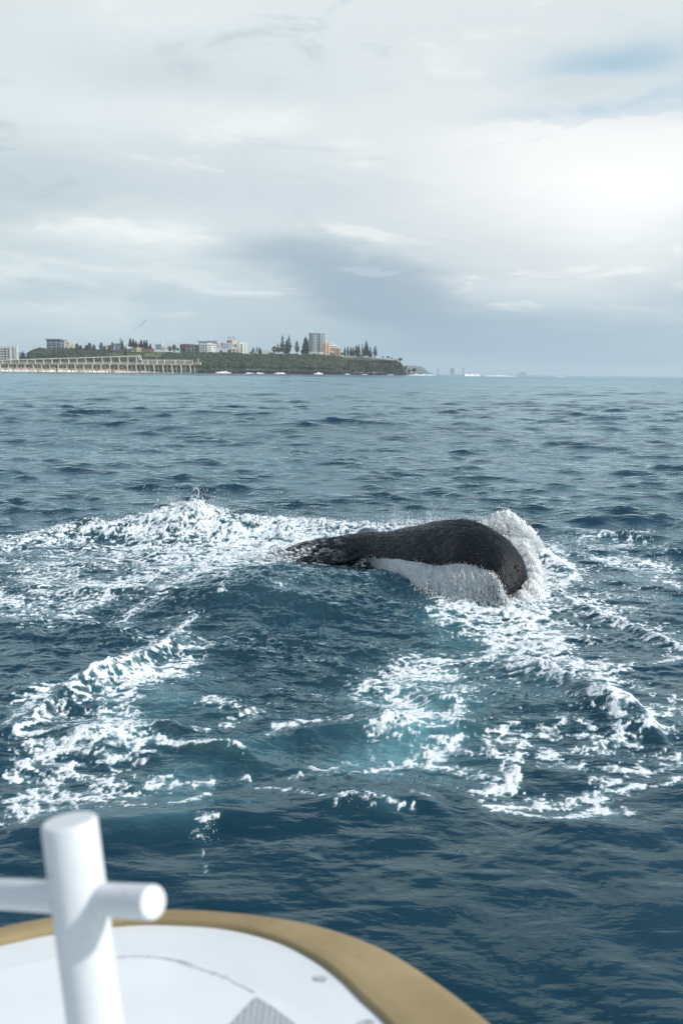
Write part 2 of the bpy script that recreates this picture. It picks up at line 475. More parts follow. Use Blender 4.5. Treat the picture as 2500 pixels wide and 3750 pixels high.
# ---- foam
STROKES = [  # points on the 1568 px view, half-width, strength
 ([(390,1476),(300,1526),(210,1571),(165,1586),(115,1586),(75,1611),(30,1651),(75,1691)],13,1.0),
 ([(450,1501),(410,1531),(320,1561),(295,1611),(250,1661),(300,1711)],17,1.05), ([(245,1650),(265,1690)],26,1.1),
 ([(300,1711),(390,1711),(500,1731),(545,1727)],9,.95), ([(250,1661),(150,1721),(65,1756),(10,1786)],13,.8),
 ([(170,1761),(100,1791),(0,1846)],17,.85), ([(375,1781),(300,1816),(165,1831),(50,1856)],14,.95),
 ([(420,1791),(480,1791),(485,1806),(440,1831),(360,1846),(300,1846)],6,.9),
 ([(150,1650)],60,.42), ([(200,1790)],55,.48), ([(110,1690)],45,.45), ([(90,1800)],50,.5),
 ([(460,1606),(550,1616),(595,1631)],8,.85), ([(505,1671),(470,1681)],7,.85), ([(520,1640),(545,1655)],9,.6),
 ([(780,1651),(665,1666),(610,1686)],6,.85), ([(725,1581),(765,1590),(750,1611),(765,1618)],4,.85),
 ([(780,1751),(710,1756),(690,1771)],8,.75), ([(545,1783),(620,1801),(700,1826),(770,1846)],6,.75),
 ([(490,1880),(478,1908)],8,.66), ([(470,1920),(446,1950),(455,1985)],7,.38), ([(770,1850),(850,1850)],16,.6),
 ([(859,1841),(959,1866)],5,.9), ([(969,1841),(1004,1841)],5,.85), ([(330,1651),(395,1655)],4,.8), ([(310,1681),(380,1666)],3,.8),
 ([(592,1314),(480,1362)],5,.75), ([(504,1306),(416,1346)],10,.95), ([(416,1294),(312,1342),(196,1354)],11,.95),
 ([(395,1370),(280,1425)],9,.9), ([(276,1366),(150,1418)],10,.85), ([(0,1374),(76,1386)],10,.75), ([(0,1418),(90,1425)],10,.65),
 ([(60,1400)],45,.36), ([(580,1270),(470,1290),(400,1300)],16,.8), ([(440,1430),(405,1462)],7,.85), ([(530,1340),(505,1400)],6,.6),
 ([(200,1440),(330,1470)],10,.4), ([(690,1375),(640,1395)],8,.35),
 ([(1019,1411),(1034,1441),(1084,1441),(1104,1431)],11,.75), ([(1134,1461),(1114,1501),(1074,1511),(964,1511)],10,.9),
 ([(944,1516),(874,1551),(824,1566),(844,1591)],13,1.0), ([(1000,1590)],70,.5), ([(899,1581),(934,1626),(884,1666)],14,.95),
 ([(964,1541),(1044,1551)],13,.95), ([(1044,1621),(1059,1651),(999,1661),(949,1651),(849,1676)],14,1.05),
 ([(1054,1706),(984,1721),(924,1736),(814,1756)],10,.8), ([(984,1741),(1064,1761),(1134,1781),(1164,1761)],13,.95),
 ([(1234,1651),(1154,1681)],7,.85), ([(1294,1661),(1234,1696),(1144,1696),(1114,1731)],12,.95),
 ([(1204,1711),(1154,1771),(1094,1806)],11,.9), ([(1254,1731),(1394,1721),(1364,1711)],8,.85), ([(1269,1751),(1334,1756)],7,.85),
 ([(1174,1530),(1259,1556),(1314,1586),(1384,1616),(1454,1638),(1499,1652),(1504,1681)],14,1.1),
 ([(1409,1621),(1434,1671),(1409,1706),(1334,1691),(1349,1666)],9,.8), ([(1209,1446),(1264,1466),(1289,1501),(1334,1531),(1409,1531)],12,1.0),
 ([(1200,1460)],50,.5), ([(1330,1480)],50,.42), ([(1230,1520)],40,.6), ([(1409,1541),(1564,1521)],7,.8), ([(1349,1556),(1449,1576),(1564,1611)],8,.75),
 ([(1369,1411),(1434,1436),(1484,1461),(1564,1496),(1640,1530)],9,.95), ([(1568,1741),(1519,1746),(1389,1776),(1429,1791),(1564,1786)],11,.9),
 ([(1289,1811),(1394,1816),(1254,1821),(1124,1836),(1199,1846),(1289,1866),(1354,1856),(1429,1861)],9,.95), ([(1369,1846)],15,1.0),
 ([(1185,1795),(1230,1808)],6,.8), ([(1450,1700)],50,.3), ([(1200,1350),(1235,1330),(1225,1390),(1215,1420),(1209,1446)],26,1.2),
 ([(1269,1258),(1294,1295),(1304,1338),(1284,1353),(1309,1383),(1349,1398),(1419,1423)],8,.85),
 ([(1349,1253),(1474,1248),(1554,1263)],8,.8), ([(1379,1283),(1539,1308)],9,.85), ([(1514,1328),(1568,1343)],8,.8), ([(1335,1375),(1425,1400)],7,.7),
 ([(1450,1330)],60,.38),([(1300,1235),(1500,1215)],7,.6), ([(1480,1400)],40,.34), ([(1480,1440),(1568,1455)],8,.5), ([(1000,1392),(1150,1405),(1215,1400)],14,.95), ([(1090,1430)],40,.5),
 ([(1540,1640),(1640,1660)],20,.5), ([(1130,1400),(1190,1420)],20,.9),
]
ra = [flat_uv(p[0], p[1]) for p in RIDGE_A]
def seg(a, b, off=0): return [(ra[i][0], ra[i][1] + off) for i in range(a, b)]
STROKES += [(seg(1, 8, 4), 13, .95), (seg(7, 13, 8), 18, 1.0), (seg(12, 18, 8), 17, 1.1), (seg(17, 21, 6), 26, 1.3),
            (seg(1, 8, 45), 30, .36), (seg(6, 12, 50), 34, .48), (seg(10, 15, 36), 24, .68), ([(110, 1325)], 45, .40), ([(60, 1330), (150, 1385)], 14, .6),
            ([(120, 1300), (180, 1350)], 12, .55)]
GU = np.arange(-200, 1800, 2.0, dtype=np.float32); GV = np.arange(1180, 2420, 2.0, dtype=np.float32)
gu, gv = np.meshgrid(GU, GV)
def stroke_field(strokes):
    T = np.ones_like(gu)
    for pts, hw, k in strokes:
        us = [p[0] for p in pts]; vs = [p[1] for p in pts]; m = hw * 3.2 / 0.55
        i0, i1 = np.searchsorted(GU, (min(us) - m, max(us) + m)); j0, j1 = np.searchsorted(GV, (min(vs) - m, max(vs) + m))
        if i1 <= i0 or j1 <= j0: continue
        a, b = gu[j0:j1, i0:i1], gv[j0:j1, i0:i1]
        if len(pts) == 1:
            d2 = ((a - us[0]) * 0.55) ** 2 + (b - vs[0]) ** 2
        else:
            d2 = np.full(a.shape, 1e9, np.float32)
            for (ax, ay), (bx, by) in zip(pts[:-1], pts[1:]):
                ex, ey = (bx - ax) * 0.7, by - ay
                t = np.clip(((a - ax) * 0.7 * ex + (b - ay) * ey) / (ex * ex + ey * ey + 1e-6), 0, 1)
                d2 = np.minimum(d2, ((a - ax) * 0.7 - t * ex) ** 2 + (b - ay - t * ey) ** 2)
        f = k * np.exp(-d2 / (hw * hw) * 0.8)
        T[j0:j1, i0:i1] *= 1 - np.clip(f, 0, 1.3) * 0.75 if False else np.clip(1 - f * 0.8, 0.0, 1)
    return 1 - T
def sample(G, u, v):
    x = np.clip((u - GU[0]) / 2.0, 0, len(GU) - 1.01); y = np.clip((v - GV[0]) / 2.0, 0, len(GV) - 1.01)
    xi = x.astype(np.int32); yi = y.astype(np.int32); fx = x - xi; fy = y - yi
    return (G[yi, xi] * (1 - fx) + G[yi, xi + 1] * fx) * (1 - fy) + (G[yi + 1, xi] * (1 - fx) + G[yi + 1, xi + 1] * fx) * fy
Uw, Vw = flat_uv(lx + wx, ly + wy)
HALO = [(p, h * 2.7, min(k, 1.0) * 0.32) for p, h, k in STROKES if len(p) > 1]
FD = sample(stroke_field(STROKES + HALO), Uw.astype(np.float32), Vw.astype(np.float32))
sxx = lx * 0.62
n1 = fbm(sxx + 0.6 * wx, ly, 2.2, 5, 50, 0.64)
n2 = 1 - 2.6 * np.abs(fbm(sxx + wx * 1.5, ly + wy * 1.5, 3.4, 4, 60, 0.58))
n3 = 1 - 2.6 * np.abs(fbm(sxx + wx, ly + wy, 9.0, 3, 64, 0.6))
n4 = fbm(lx * 0.8, ly, 15.0, 2, 68, 0.6)
arg = FD * 1.04 - 0.68 + 0.50 * n1 + 0.72 * (n2 - 0.58) + 0.66 * (n3 - 0.58) + 0.50 * n4
foam = sstep(arg, -0.22, 0.62) * sstep(FD, 0.05, 0.28)
# loose flecks of foam drifting round the wake
fl = sstep(fbm(lx, ly * 0.8, 3.2, 4, 120, 0.6) + 0.25 * n2, 0.60, 0.70) * np.exp(-((ly - 12) / 5.5) ** 2) * sstep(sample(stroke_field([(p, h * 3.0, k * 0.7) for p, h, k in STROKES]), U, V), 0.25, 0.8)
foam = np.maximum(foam, 0.75 * fl)
bil = np.abs(fbm(lx, ly, 3.6, 4, 130, 0.55)) * 2
LH += foam * (0.006 + 0.022 * bil * sstep(FD, 0.6, 1.0))
# splash-thrown crest of the back ridge stands up in ragged tongues
spl = np.exp(-((V - np.interp(U, [a for a, b in ra], [b for a, b in ra])) / 26.0) ** 2)
jag = np.clip(fbm(lx * 1.0, ly * 0.55, 3.0, 4, 140, 0.6) + 0.15, 0, 1)
LH += spl * foam * jag * np.interp(U, [0, 330, 430, 560, 830, 1000, 1090, 1150, 1230, 1280], [.07, .09, .13, .10, .09, .14, .14, .24, .12, 0.0])
LH *= sstep(Rr[SL], 3.0, 4.5)
H[SL] += LH

TEALS = [([(960, 1620)], 75, .95), ([(900, 1725)], 45, .9), ([(800, 1740)], 30, .5), ([(1060, 1560)], 40, .5), ([(370, 1590)], 55, .50), ([(420, 1800)], 48, .55),
         ([(260, 1670)], 50, .40), ([(1130, 1470)], 40, .40), ([(170, 1880), (440, 1880)], 22, .30), ([(1030, 1440)], 40, .5),
         ([(560, 1270), (760, 1262)], 24, .35), ([(620, 1720)], 40, .35), ([(1000, 1680)], 60, .5), ([(1260, 1580)], 34, .3), ([(640, 1380)], 60, .16),
         ([(900, 1860)], 16, .2)]
TEALS += [(p, h * 1.5, min(k, 1.0) * 0.22) for p, h, k in STROKES if h < 30]
teal = np.clip(sample(stroke_field(TEALS), Uw.astype(np.float32), Vw.astype(np.float32)) * (0.70 + 1.3 * n1 + 0.35 * n2), 0, 1)

co = np.stack([X0 + DX, Y0 + DY, H], -1).reshape(-1, 3)
print('WATER', NR, NC, NR*NC*2)
me = big_mesh('water', co, grid_quads(NR, NC))
A = np.zeros_like(X); A[SL] = foam; attr(me, 'foam', A)
A = np.zeros_like(X); A[SL] = teal; attr(me, 'aerated', A)
attr(me, 'unresolved', sstep(np.log(Rr), math.log(25), math.log(900)))
attr(me, 'ruffle', np.clip(calm * gust2, 0, 1.5))

wm = bpy.data.materials.new('sea_water'); wm.use_nodes = True
t = NT(wm.node_tree); b = t.n['Principled BSDF']
def at(nm):
    nd = t.new('ShaderNodeAttribute'); nd.attribute_name = nm; return nd.outputs['Fac']
pos = t.new('ShaderNodeNewGeometry').outputs['Position']
fa, te, un, ru = at('foam'), at('aerated'), at('unresolved'), at('ruffle')
fnz = t.noise(pos, 30.0, 4.0, 0.7)
wq = t.new('ShaderNodeVectorMath', operation='MULTIPLY_ADD'); wn_ = t.new('ShaderNodeTexNoise'); wn_.inputs['Scale'].default_value = 5.0; wn_.inputs['Detail'].default_value = 3.0; t.l.new(pos, wn_.inputs['Vector'])
t.l.new(wn_.outputs['Color'], wq.inputs[0]); wq.inputs[1].default_value = (0.22, 0.22, 0.0); t.l.new(pos, wq.inputs[2])
def lace(sc):
    vo = t.new('ShaderNodeTexVoronoi', feature='DISTANCE_TO_EDGE', voronoi_dimensions='2D'); vo.inputs['Scale'].default_value = sc
    t.l.new(wq.outputs[0], vo.inputs['Vector']); return t.smooth(vo.outputs['Distance'], 0.02, 0.26, 1.0, 0.0)
lc = t.math('ADD', t.math('MULTIPLY', lace(6.0), 0.55), t.math('MULTIPLY', lace(15.0), 0.45))
fsum = t.math('ADD', fa, t.math('MULTIPLY', t.math('SUBTRACT', lc, 0.42), 0.75))
fsum = t.math('ADD', fsum, t.math('MULTIPLY', t.math('SUBTRACT', fnz, 0.5), 0.70))
fm = t.math('MULTIPLY', t.smooth(fsum, 0.12, 0.92), t.smooth(fa, 0.02, 0.2))
deep = t.mix(t.noise(pos, 0.25, 2.0), (0.0013, 0.020, 0.032), (0.0024, 0.029, 0.044))
body = t.mix(te, deep, (0.10, 0.25, 0.285))
veil = t.math('MULTIPLY', t.math('MULTIPLY', t.smooth(fa, 0.0, 0.6), 0.35), t.math('SUBTRACT', 1.0, fm))
body = t.mix(veil, body, (0.25, 0.42, 0.47))
foamc = t.mix(t.noise(pos, 9.0, 4.0), (0.62, 0.70, 0.75), (0.84, 0.88, 0.90))
t.l.new(t.mix(fm, body, foamc), b.inputs['Base Color'])
b.inputs['Specular IOR Level'].default_value = 0.0; b.inputs['Roughness'].default_value = 0.8
gl = t.new('ShaderNodeBsdfGlossy'); gl.inputs['Color'].default_value = (0.75, 0.925, 1.0, 1)
fre = t.new('ShaderNodeFresnel'); fre.inputs['IOR'].default_value = 1.64
wmx = t.new('ShaderNodeMixShader'); t.put(wmx.inputs[0], t.math('MULTIPLY', fre.outputs[0], t.math('SUBTRACT', 1.0, t.math('MULTIPLY', fm, 0.9))))
t.l.new(b.outputs[0], wmx.inputs[1]); t.l.new(gl.outputs[0], wmx.inputs[2]); t.l.new(wmx.outputs[0], t.n['Material Output'].inputs[0])
rgh = t.math('ADD', 0.035, t.math('MULTIPLY', un, 0.05))
t.put(gl.inputs['Roughness'], t.math('ADD', t.math('MULTIPLY', fm, 0.5), rgh, clamp=True))
mp = t.new('ShaderNodeMapping'); mp.inputs['Scale'].default_value = (0.50, 1.0, 1.0); mp.inputs['Rotation'].default_value = (0, 0, 0.12); t.l.new(pos, mp.inputs[0])
r1n = t.noise(mp.outputs[0], 2.6, 3.0, 0.55, 0.5); r2n = t.noise(mp.outputs[0], 9.0, 3.0, 0.6, 0.3); r3n = t.noise(mp.outputs[0], 0.9, 3.0, 0.6, 0.6)
near = t.math('MULTIPLY', t.math('SUBTRACT', 1.0, un), ru)
hgt = t.math('ADD', t.math('MULTIPLY', r1n, t.math('MULTIPLY', near, 0.075)), t.math('MULTIPLY', r2n, t.math('MULTIPLY', near, 0.024)))
hgt = t.math('ADD', hgt, t.math('MULTIPLY', r3n, t.math('MULTIPLY', t.math('SUBTRACT', 1.0, t.math('MULTIPLY', un, 0.8)), 0.07)))
mp4 = t.new('ShaderNodeMapping'); mp4.inputs['Scale'].default_value = (0.16, 0.30, 0.3); t.l.new(pos, mp4.inputs[0])
r4n = t.noise(mp4.outputs[0], 1.0, 4.0, 0.62, 0.4)
hgt = t.math('ADD', hgt, t.math('MULTIPLY', r4n, t.math('MULTIPLY', un, 0.40)))
hgt = t.math('ADD', hgt, t.math('MULTIPLY', fnz, t.math('MULTIPLY', fm, 0.012)))
bp = t.new('ShaderNodeBump'); bp.inputs['Strength'].default_value = 1.0; bp.inputs['Distance'].default_value = 1.0
t.l.new(hgt, bp.inputs['Height']); t.l.new(bp.outputs[0], b.inputs['Normal']); t.l.new(bp.outputs[0], gl.inputs['Normal']); t.l.new(bp.outputs[0], fre.inputs['Normal'])
water = link('water', me, wm)
tag(water, 'choppy blue green sea with white foam streaks round the whale', None, None, 'structure')
_ki = lambda px, py: None
def sea_height(x, y):
    """height of the built surface near the whale, for resting spray and surf on it"""
    r = math.hypot(x, y); i = int(np.clip(np.searchsorted(rows, r), 1, NR - 1)); j = int(np.clip(np.searchsorted(ca, math.atan2(x, y)), 1, NC - 1))
    return float(H[i, j])

# ------------------------------------------------------------------ the whale: arched tail lifting out of the sea
def cubic(p, n):
    """smooth resampling of rows of values"""
    p = np.array(p, float); k = len(p); tt = np.linspace(0, k - 1, n)
    out = np.empty((n, p.shape[1]))
    for j, tv in enumerate(tt):
        i = min(int(tv), k - 2); f = tv - i
        a, b_, c, d = p[max(i - 1, 0)], p[i], p[i + 1], p[min(i + 2, k - 1)]
        out[j] = 0.5 * (2 * b_ + (c - a) * f + (2 * a - 5 * b_ + 4 * c - d) * f * f + (3 * b_ - a - 3 * c + d) * f ** 3)
    return out
# back outline (x, y, distance) and front lower edge (x, y, distance), measured along the tail
WS = [((540, 1318, 16.2), (543, 1334, 15.9)), ((590, 1283, 16.15), (595, 1322, 15.65)), ((660, 1259, 16.1), (668, 1314, 15.5)), ((745, 1238, 15.95), (748, 1299, 15.35)),
      ((830, 1226, 15.6), (832, 1282, 15.05)), ((900, 1220, 15.2), (895, 1284, 14.6)), ((960, 1207, 14.9), (955, 1291, 14.15)),
      ((1015, 1198, 14.6), (1005, 1301, 13.8)), ((1065, 1196, 14.3), (1048, 1296, 13.5)), ((1110, 1206, 14.0), (1088, 1302, 13.25)),
      ((1150, 1229, 13.7), (1118, 1312, 13.0)), ((1180, 1260, 13.45), (1137, 1322, 12.88)), ((1196, 1292, 13.25), (1143, 1340, 12.8)),
      ((1196, 1322, 13.05), (1146, 1354, 12.78)), ((1184, 1346, 12.92), (1154, 1362, 12.76)), ((1170, 1360, 12.82), (1160, 1365, 12.76))]
NWS = 430
Tp = cubic([tuple(dy(*a)) for a, _ in WS], NWS); Fp = cubic([tuple(dy(*f)) for _, f in WS], NWS)
ND, NB, NU = 120, 24, 12
prof = []
for T_, F_ in zip(Tp, Fp):
    d = T_ - F_
    h = max(d[2], 0.02); dd = max(abs(d[1]), 0.05)
    c1 = F_ + np.array([d[0] * 0.05, dd * 0.05, h * 0.62]); c2 = T_ + np.array([-d[0] * 0.25, -dd * 0.55, 0.01])
    ring = []
    for q in np.linspace(0, 1, ND, endpoint=False):
        ring.append((1 - q) ** 3 * F_ + 3 * (1 - q) ** 2 * q * c1 + 3 * (1 - q) * q * q * c2 + q ** 3 * T_)
    B_ = T_ + np.array([d[0] * 0.3, dd * 0.55 + 0.05, -h * 1.05 - 0.03])
    c3 = T_ + np.array([d[0] * 0.2, dd * 0.45, -0.01]); c4 = B_ + np.array([0, 0, h * 0.5])
    for q in np.linspace(0, 1, NB, endpoint=False):
        ring.append((1 - q) ** 3 * T_ + 3 * (1 - q) ** 2 * q * c3 + 3 * (1 - q) * q * q * c4 + q ** 3 * B_)
    c5 = (B_ + F_) / 2 + np.array([0, 0, h * 0.25])
    for q in np.linspace(0, 1, NU, endpoint=False):
        ring.append((1 - q) ** 2 * B_ + 2 * (1 - q) * q * c5 + q * q * F_)
    prof.append(ring)
W = np.array(prof)                                   # (150, 64, 3)
nW, nR = W.shape[:2]
du = np.gradient(W, axis=0); dv = np.roll(W, -1, 1) - np.roll(W, 1, 1)
Nn = np.cross(du, dv); Nn /= np.linalg.norm(Nn, axis=2, keepdims=True) + 1e-9
cen = W.mean(1, keepdims=True)
Nn *= np.sign((Nn * (W - cen)).sum(2, keepdims=True) + 1e-9)
_ds = np.linalg.norm(np.diff((Tp + Fp) / 2, axis=0), axis=1); sarc = np.concatenate([[0], np.cumsum(_ds)]); sarc = (sarc * 4.4 / sarc[-1])[:, None] * np.ones((1, nR))
_dt = np.linalg.norm(np.diff(W, axis=1), axis=2); tarc = np.concatenate([np.zeros((nW, 1)), np.cumsum(_dt, axis=1)], 1) * 1.3
tw = fbm(sarc.astype(np.float32) + 0.5 * tarc.astype(np.float32), tarc.astype(np.float32) * 1.6, 5.0, 4, 200, 0.55)
knob = sstep(tarc * 0 + sarc, 4.4, 0.2)
sk = (sarc + 0.7 * tarc).astype(np.float32); tk = (tarc * 1.9 - 0.2 * sarc).astype(np.float32)
rip = (1 - 2.2 * np.abs(fbm(sk + 0.05 * tw, tk, 8.0, 2, 203, 0.6))) * 0.010 + (1 - 2.2 * np.abs(fbm(sk, tk * 0.9, 17.0, 2, 205, 0.6))) * 0.0050
lump = fbm(sarc.astype(np.float32), tarc.astype(np.float32), 2.0, 3, 207)
amp_ = 0.012 + 0.030 * sstep(sarc, 1.9, 0.6)
Wd = W + Nn * (tw * amp_ + lump * amp_ * 1.6 + rip * (0.75 + 1.4 * sstep(sarc, 1.9, 0.5) - 0.3 * sstep(sarc, 3.0, 4.2)))[..., None]
whale = empty('whale', (0.6, 14.4, 0.0), 'dark wet whale with its arched tail breaking the surface, water sheeting off its edge', 'whale')
wloc = np.array(whale.location)
vs = (Wd - wloc).reshape(-1, 3)
qs = grid_quads(nW, nR, wrap=True)
skin = bpy.data.materials.new('whale_skin'); skin.use_nodes = True
t = NT(skin.node_tree); b = t.n['Principled BSDF']
tc = t.new('ShaderNodeTexCoord').outputs['Object']
mp = t.new('ShaderNodeMapping'); mp.inputs['Scale'].default_value = (0.42, 1.0, 1.0); mp.inputs['Rotation'].default_value = (0.3, -0.35, -0.5); t.l.new(tc, mp.inputs[0])
f1 = t.noise(mp.outputs[0], 17.0, 3.0, 0.58, 0.6); f2 = t.noise(tc, 60.0, 3.0, 0.6); f3 = t.noise(tc, 5.0, 4.0, 0.6)
base = t.mix(t.smooth(f3, 0.35, 0.7), (0.003, 0.0045, 0.007), (0.007, 0.009, 0.012))
base = t.mix(t.math('MULTIPLY', t.smooth(f1, 0.66, 0.78), 0.15), base, (0.12, 0.14, 0.15))
ft = t.new('ShaderNodeSeparateXYZ'); t.l.new(tc, ft.inputs[0])
wash = t.math('MULTIPLY', t.smooth(ft.outputs[0], -0.2, -1.4), t.smooth(t.math('ADD', t.math('MULTIPLY', f1, 0.5), t.math('MULTIPLY', f3, 0.5)), 0.48, 0.60))
wash = t.math('MAXIMUM', wash, t.math('MULTIPLY', t.smooth(ft.outputs[0], -1.0, -2.0), t.smooth(f1, 0.34, 0.58)))
base = t.mix(t.math('MULTIPLY', wash, 0.62), base, (0.62, 0.70, 0.73))
t.l.new(base, b.inputs['Base Color'])
_sx = t.new('ShaderNodeSeparateXYZ'); t.l.new(tc, _sx.inputs[0])
t.put(b.inputs['Roughness'], t.math('ADD', t.lin(f2, 0.3, 0.7, 0.18, 0.32), t.smooth(_sx.outputs[0], 0.7, 1.25, 0.0, 0.30)))
b.inputs['Specular IOR Level'].default_value = 0.26; b.inputs['Specular Tint'].default_value = (0.82, 0.92, 1.0, 1)
b.inputs['Coat Weight'].default_value = 0.0; b.inputs['Coat Roughness'].default_value = 0.12
bp = t.new('ShaderNodeBump'); bp.inputs['Strength'].default_value = 0.7; bp.inputs['Distance'].default_value = 0.016
t.l.new(t.math('ADD', f1, t.math('MULTIPLY', f2, 0.12)), bp.inputs['Height']); t.l.new(bp.outputs[0], b.inputs['Normal']); t.l.new(bp.outputs[0], b.inputs['Coat Normal'])
m_ = big_mesh('whale_tail', vs, qs)
bm = bmesh.new(); bm.from_mesh(m_); bm.verts.ensure_lookup_table()
bm.faces.new([bm.verts[(nW - 1) * nR + i] for i in range(nR)]); bm.faces.new([bm.verts[i] for i in range(nR)])
bmesh.ops.recalc_face_normals(bm, faces=bm.faces); bm.to_mesh(m_); bm.free()
link('tail', m_, skin, whale, smooth=True)
# the smooth blue-grey knuckle of the back just showing behind the tail
kp = dy(842, 1230, 15.95)
kn = MB(); nu_, nv_ = 20, 10
kv = []
for i in range(nv_ + 1):
    ph = math.pi / 2 * i / nv_
    for j in range(nu_):
        th = 2 * math.pi * j / nu_
        kv.append((0.26 * math.cos(th) * math.cos(ph) * (1 + 0.15 * math.cos(th)), 0.24 * math.sin(th) * math.cos(ph), 0.24 * math.sin(ph)))
kq = [(i * nu_ + j, i * nu_ + (j + 1) % nu_, (i + 1) * nu_ + (j + 1) % nu_, (i + 1) * nu_ + j) for i in range(nv_) for j in range(nu_)]
kn.add(kv, kq)
hs = mat('knuckle_skin', (0.085, 0.115, 0.15), 0.18, 0.3, 6.0, spec=0.6, bump=0.15, bscale=14)
tag(kn.build('back_knuckle', hs, whale, Vector((kp.x, kp.y, kp.z - 0.11)) - whale.location, smooth=True), 'smooth blue grey bump of the back behind the tail')
# barnacles along the trailing tip
bmat = mat('barnacle_shell', (0.16, 0.075, 0.055), 0.8, 0.6, 30.0)
bar = MB()
for px, py in [(1196, 1300), (1200, 1308), (1198, 1316), (1194, 1322), (1199, 1328), (1192, 1334), (1188, 1340), (1196, 1311), (1190, 1328), (1184, 1345), (1193, 1341), (1201, 1320)]:
    p = dy(px - 5 + random.uniform(-3, 3), py + random.uniform(-2, 2), 13.02) - whale.location
    r = random.uniform(0.010, 0.022); n = 7
    ax_ = Vector((0.6, -0.7, 0.1)).normalized()
    bar.tube(p - ax_ * 0.03, p + ax_ * r * 1.3, r * 1.3, r * 0.6, n)
tag(bar.build('barnacles', bmat, whale), 'reddish barnacles on the tip of the tail', kind='stuff')

# ------------------------------------------------------------------ water running off the tail
cp_lo = cubic([(832, 1285, 0), (850, 1303, 0), (900, 1337, 0), (945, 1360, 0), (1000, 1376, 0), (1050, 1388, 0), (1100, 1394, 0), (1140, 1398, 0), (1172, 1398, 0), (1200, 1392, 0)], 200)
i0 = 43; iA = np.linspace(i0 - 2, 139, 200)
HI = np.stack([np.interp(iA * (NWS - 1) / 149.0, np.arange(NWS), Fp[:, k]) for k in range(3)], 1) + np.array([0, 0.03, 0.012])
HI[:, 2] += 0.035 * np.clip(fbm(np.linspace(0, 2.4, 200).astype(np.float32), np.zeros(200, np.float32), 7.0, 4, 231, 0.6), -.3, 1) ; HI[:, 1] -= 0.028
_hp = []
for p in HI:
    v = Vector(p) - CAM_POS; _hp.append((1250 + F_PX * v.dot(RIGHT) / v.dot(_fwd)) / D)
_hp = np.array(_hp) + np.linspace(2, 14, 200)
LO = np.array([tuple(dz(a, float(np.interp(a, cp_lo[:, 0], cp_lo[:, 1])), -0.03)) for a in _hp])
nq = 70
q = np.linspace(0, 1, nq)[:, None, None]
hmax = (HI[:, 2] - LO[:, 2])[None, :, None]
S = HI[None] * (1 - q) + LO[None] * q
S[..., 2] = (HI[None, :, 2] * (1 - q[..., 0] ** 1.5) + LO[None, :, 2] * q[..., 0] ** 1.5)
sx_ = (np.linspace(0, 2.4, 200)[None, :] * np.ones((nq, 1))).astype(np.float32); qy = (q[..., 0] * 0.6 * np.ones((1, 200))).astype(np.float32)
st = fbm(sx_, qy * 0.16, 19, 4, 220, 0.65); gr = np.abs(fbm(sx_, qy * 0.8, 20, 4, 225, 0.7)) * 2 - .3
fro = q[..., 0] ** 2
envk = sstep(np.arange(200), 0, 45)[None, :]
S[..., 1] -= envk * (st * (0.13 + 0.05 * (1 - fro)) + gr * 0.060 * (0.45 + fro) + np.sin(np.pi * q[..., 0]) * 0.07)
S[..., 0] += gr * 0.02
cur = bpy.data.materials.new('falling_water'); cur.use_nodes = True
t = NT(cur.node_tree); b = t.n['Principled BSDF']
tc = t.new('ShaderNodeNewGeometry').outputs['Position']
mp = t.new('ShaderNodeMapping'); mp.inputs['Scale'].default_value = (1.0, 0.06, 0.16); t.l.new(tc, mp.inputs[0])
s1 = t.noise(mp.outputs[0], 34.0, 4.0, 0.65, 0.4); s2 = t.noise(tc, 55.0, 3.0, 0.6)
mixv = t.math('ADD', t.math('MULTIPLY', s1, 0.72), t.math('MULTIPLY', s2, 0.28))
t.l.new(t.mix(t.smooth(mixv, 0.38, 0.53), (0.72, 0.80, 0.83), (0.97, 0.99, 0.99)), b.inputs['Base Color'])
b.inputs['Roughness'].default_value = 0.30; b.inputs['IOR'].default_value = 1.333
bp = t.new('ShaderNodeBump'); bp.inputs['Strength'].default_value = 0.8; bp.inputs['Distance'].default_value = 0.04
t.l.new(mixv, bp.inputs['Height']); t.l.new(bp.outputs[0], b.inputs['Normal'])
ctr_ = t.new('ShaderNodeBsdfTranslucent'); ctr_.inputs[0].default_value = (0.90, 0.95, 0.97, 1); cmx = t.new('ShaderNodeMixShader'); cmx.inputs[0].default_value = 0.6
t.l.new(b.outputs[0], cmx.inputs[1]); t.l.new(ctr_.outputs[0], cmx.inputs[2]); t.l.new(cmx.outputs[0], t.n['Material Output'].inputs[0])
back = S.copy(); back[..., 1] += 0.06
allv = np.concatenate([S.reshape(-1, 3), back.reshape(-1, 3)])
qd = grid_quads(nq, 200); n0 = nq * 200
ed = []
for r_ in (0, nq - 1):
    i = np.arange(199) + r_ * 200; ed.append(np.stack([i, i + 1, i + 1 + n0, i + n0], 1))
for c_ in (0, 199):
    i = np.arange(nq - 1) * 200 + c_; ed.append(np.stack([i, i + 200, i + 200 + n0, i + n0], 1))
fm_ = big_mesh('falling_water', allv, np.concatenate([qd, qd[:, ::-1] + n0] + ed))
bm = bmesh.new(); bm.from_mesh(fm_); bmesh.ops.recalc_face_normals(bm, faces=bm.faces); bm.to_mesh(fm_); bm.free()
tag(link('falling_water', fm_, cur), 'white sheet of water pouring off the lower edge of the whale tail', None, None, 'stuff')

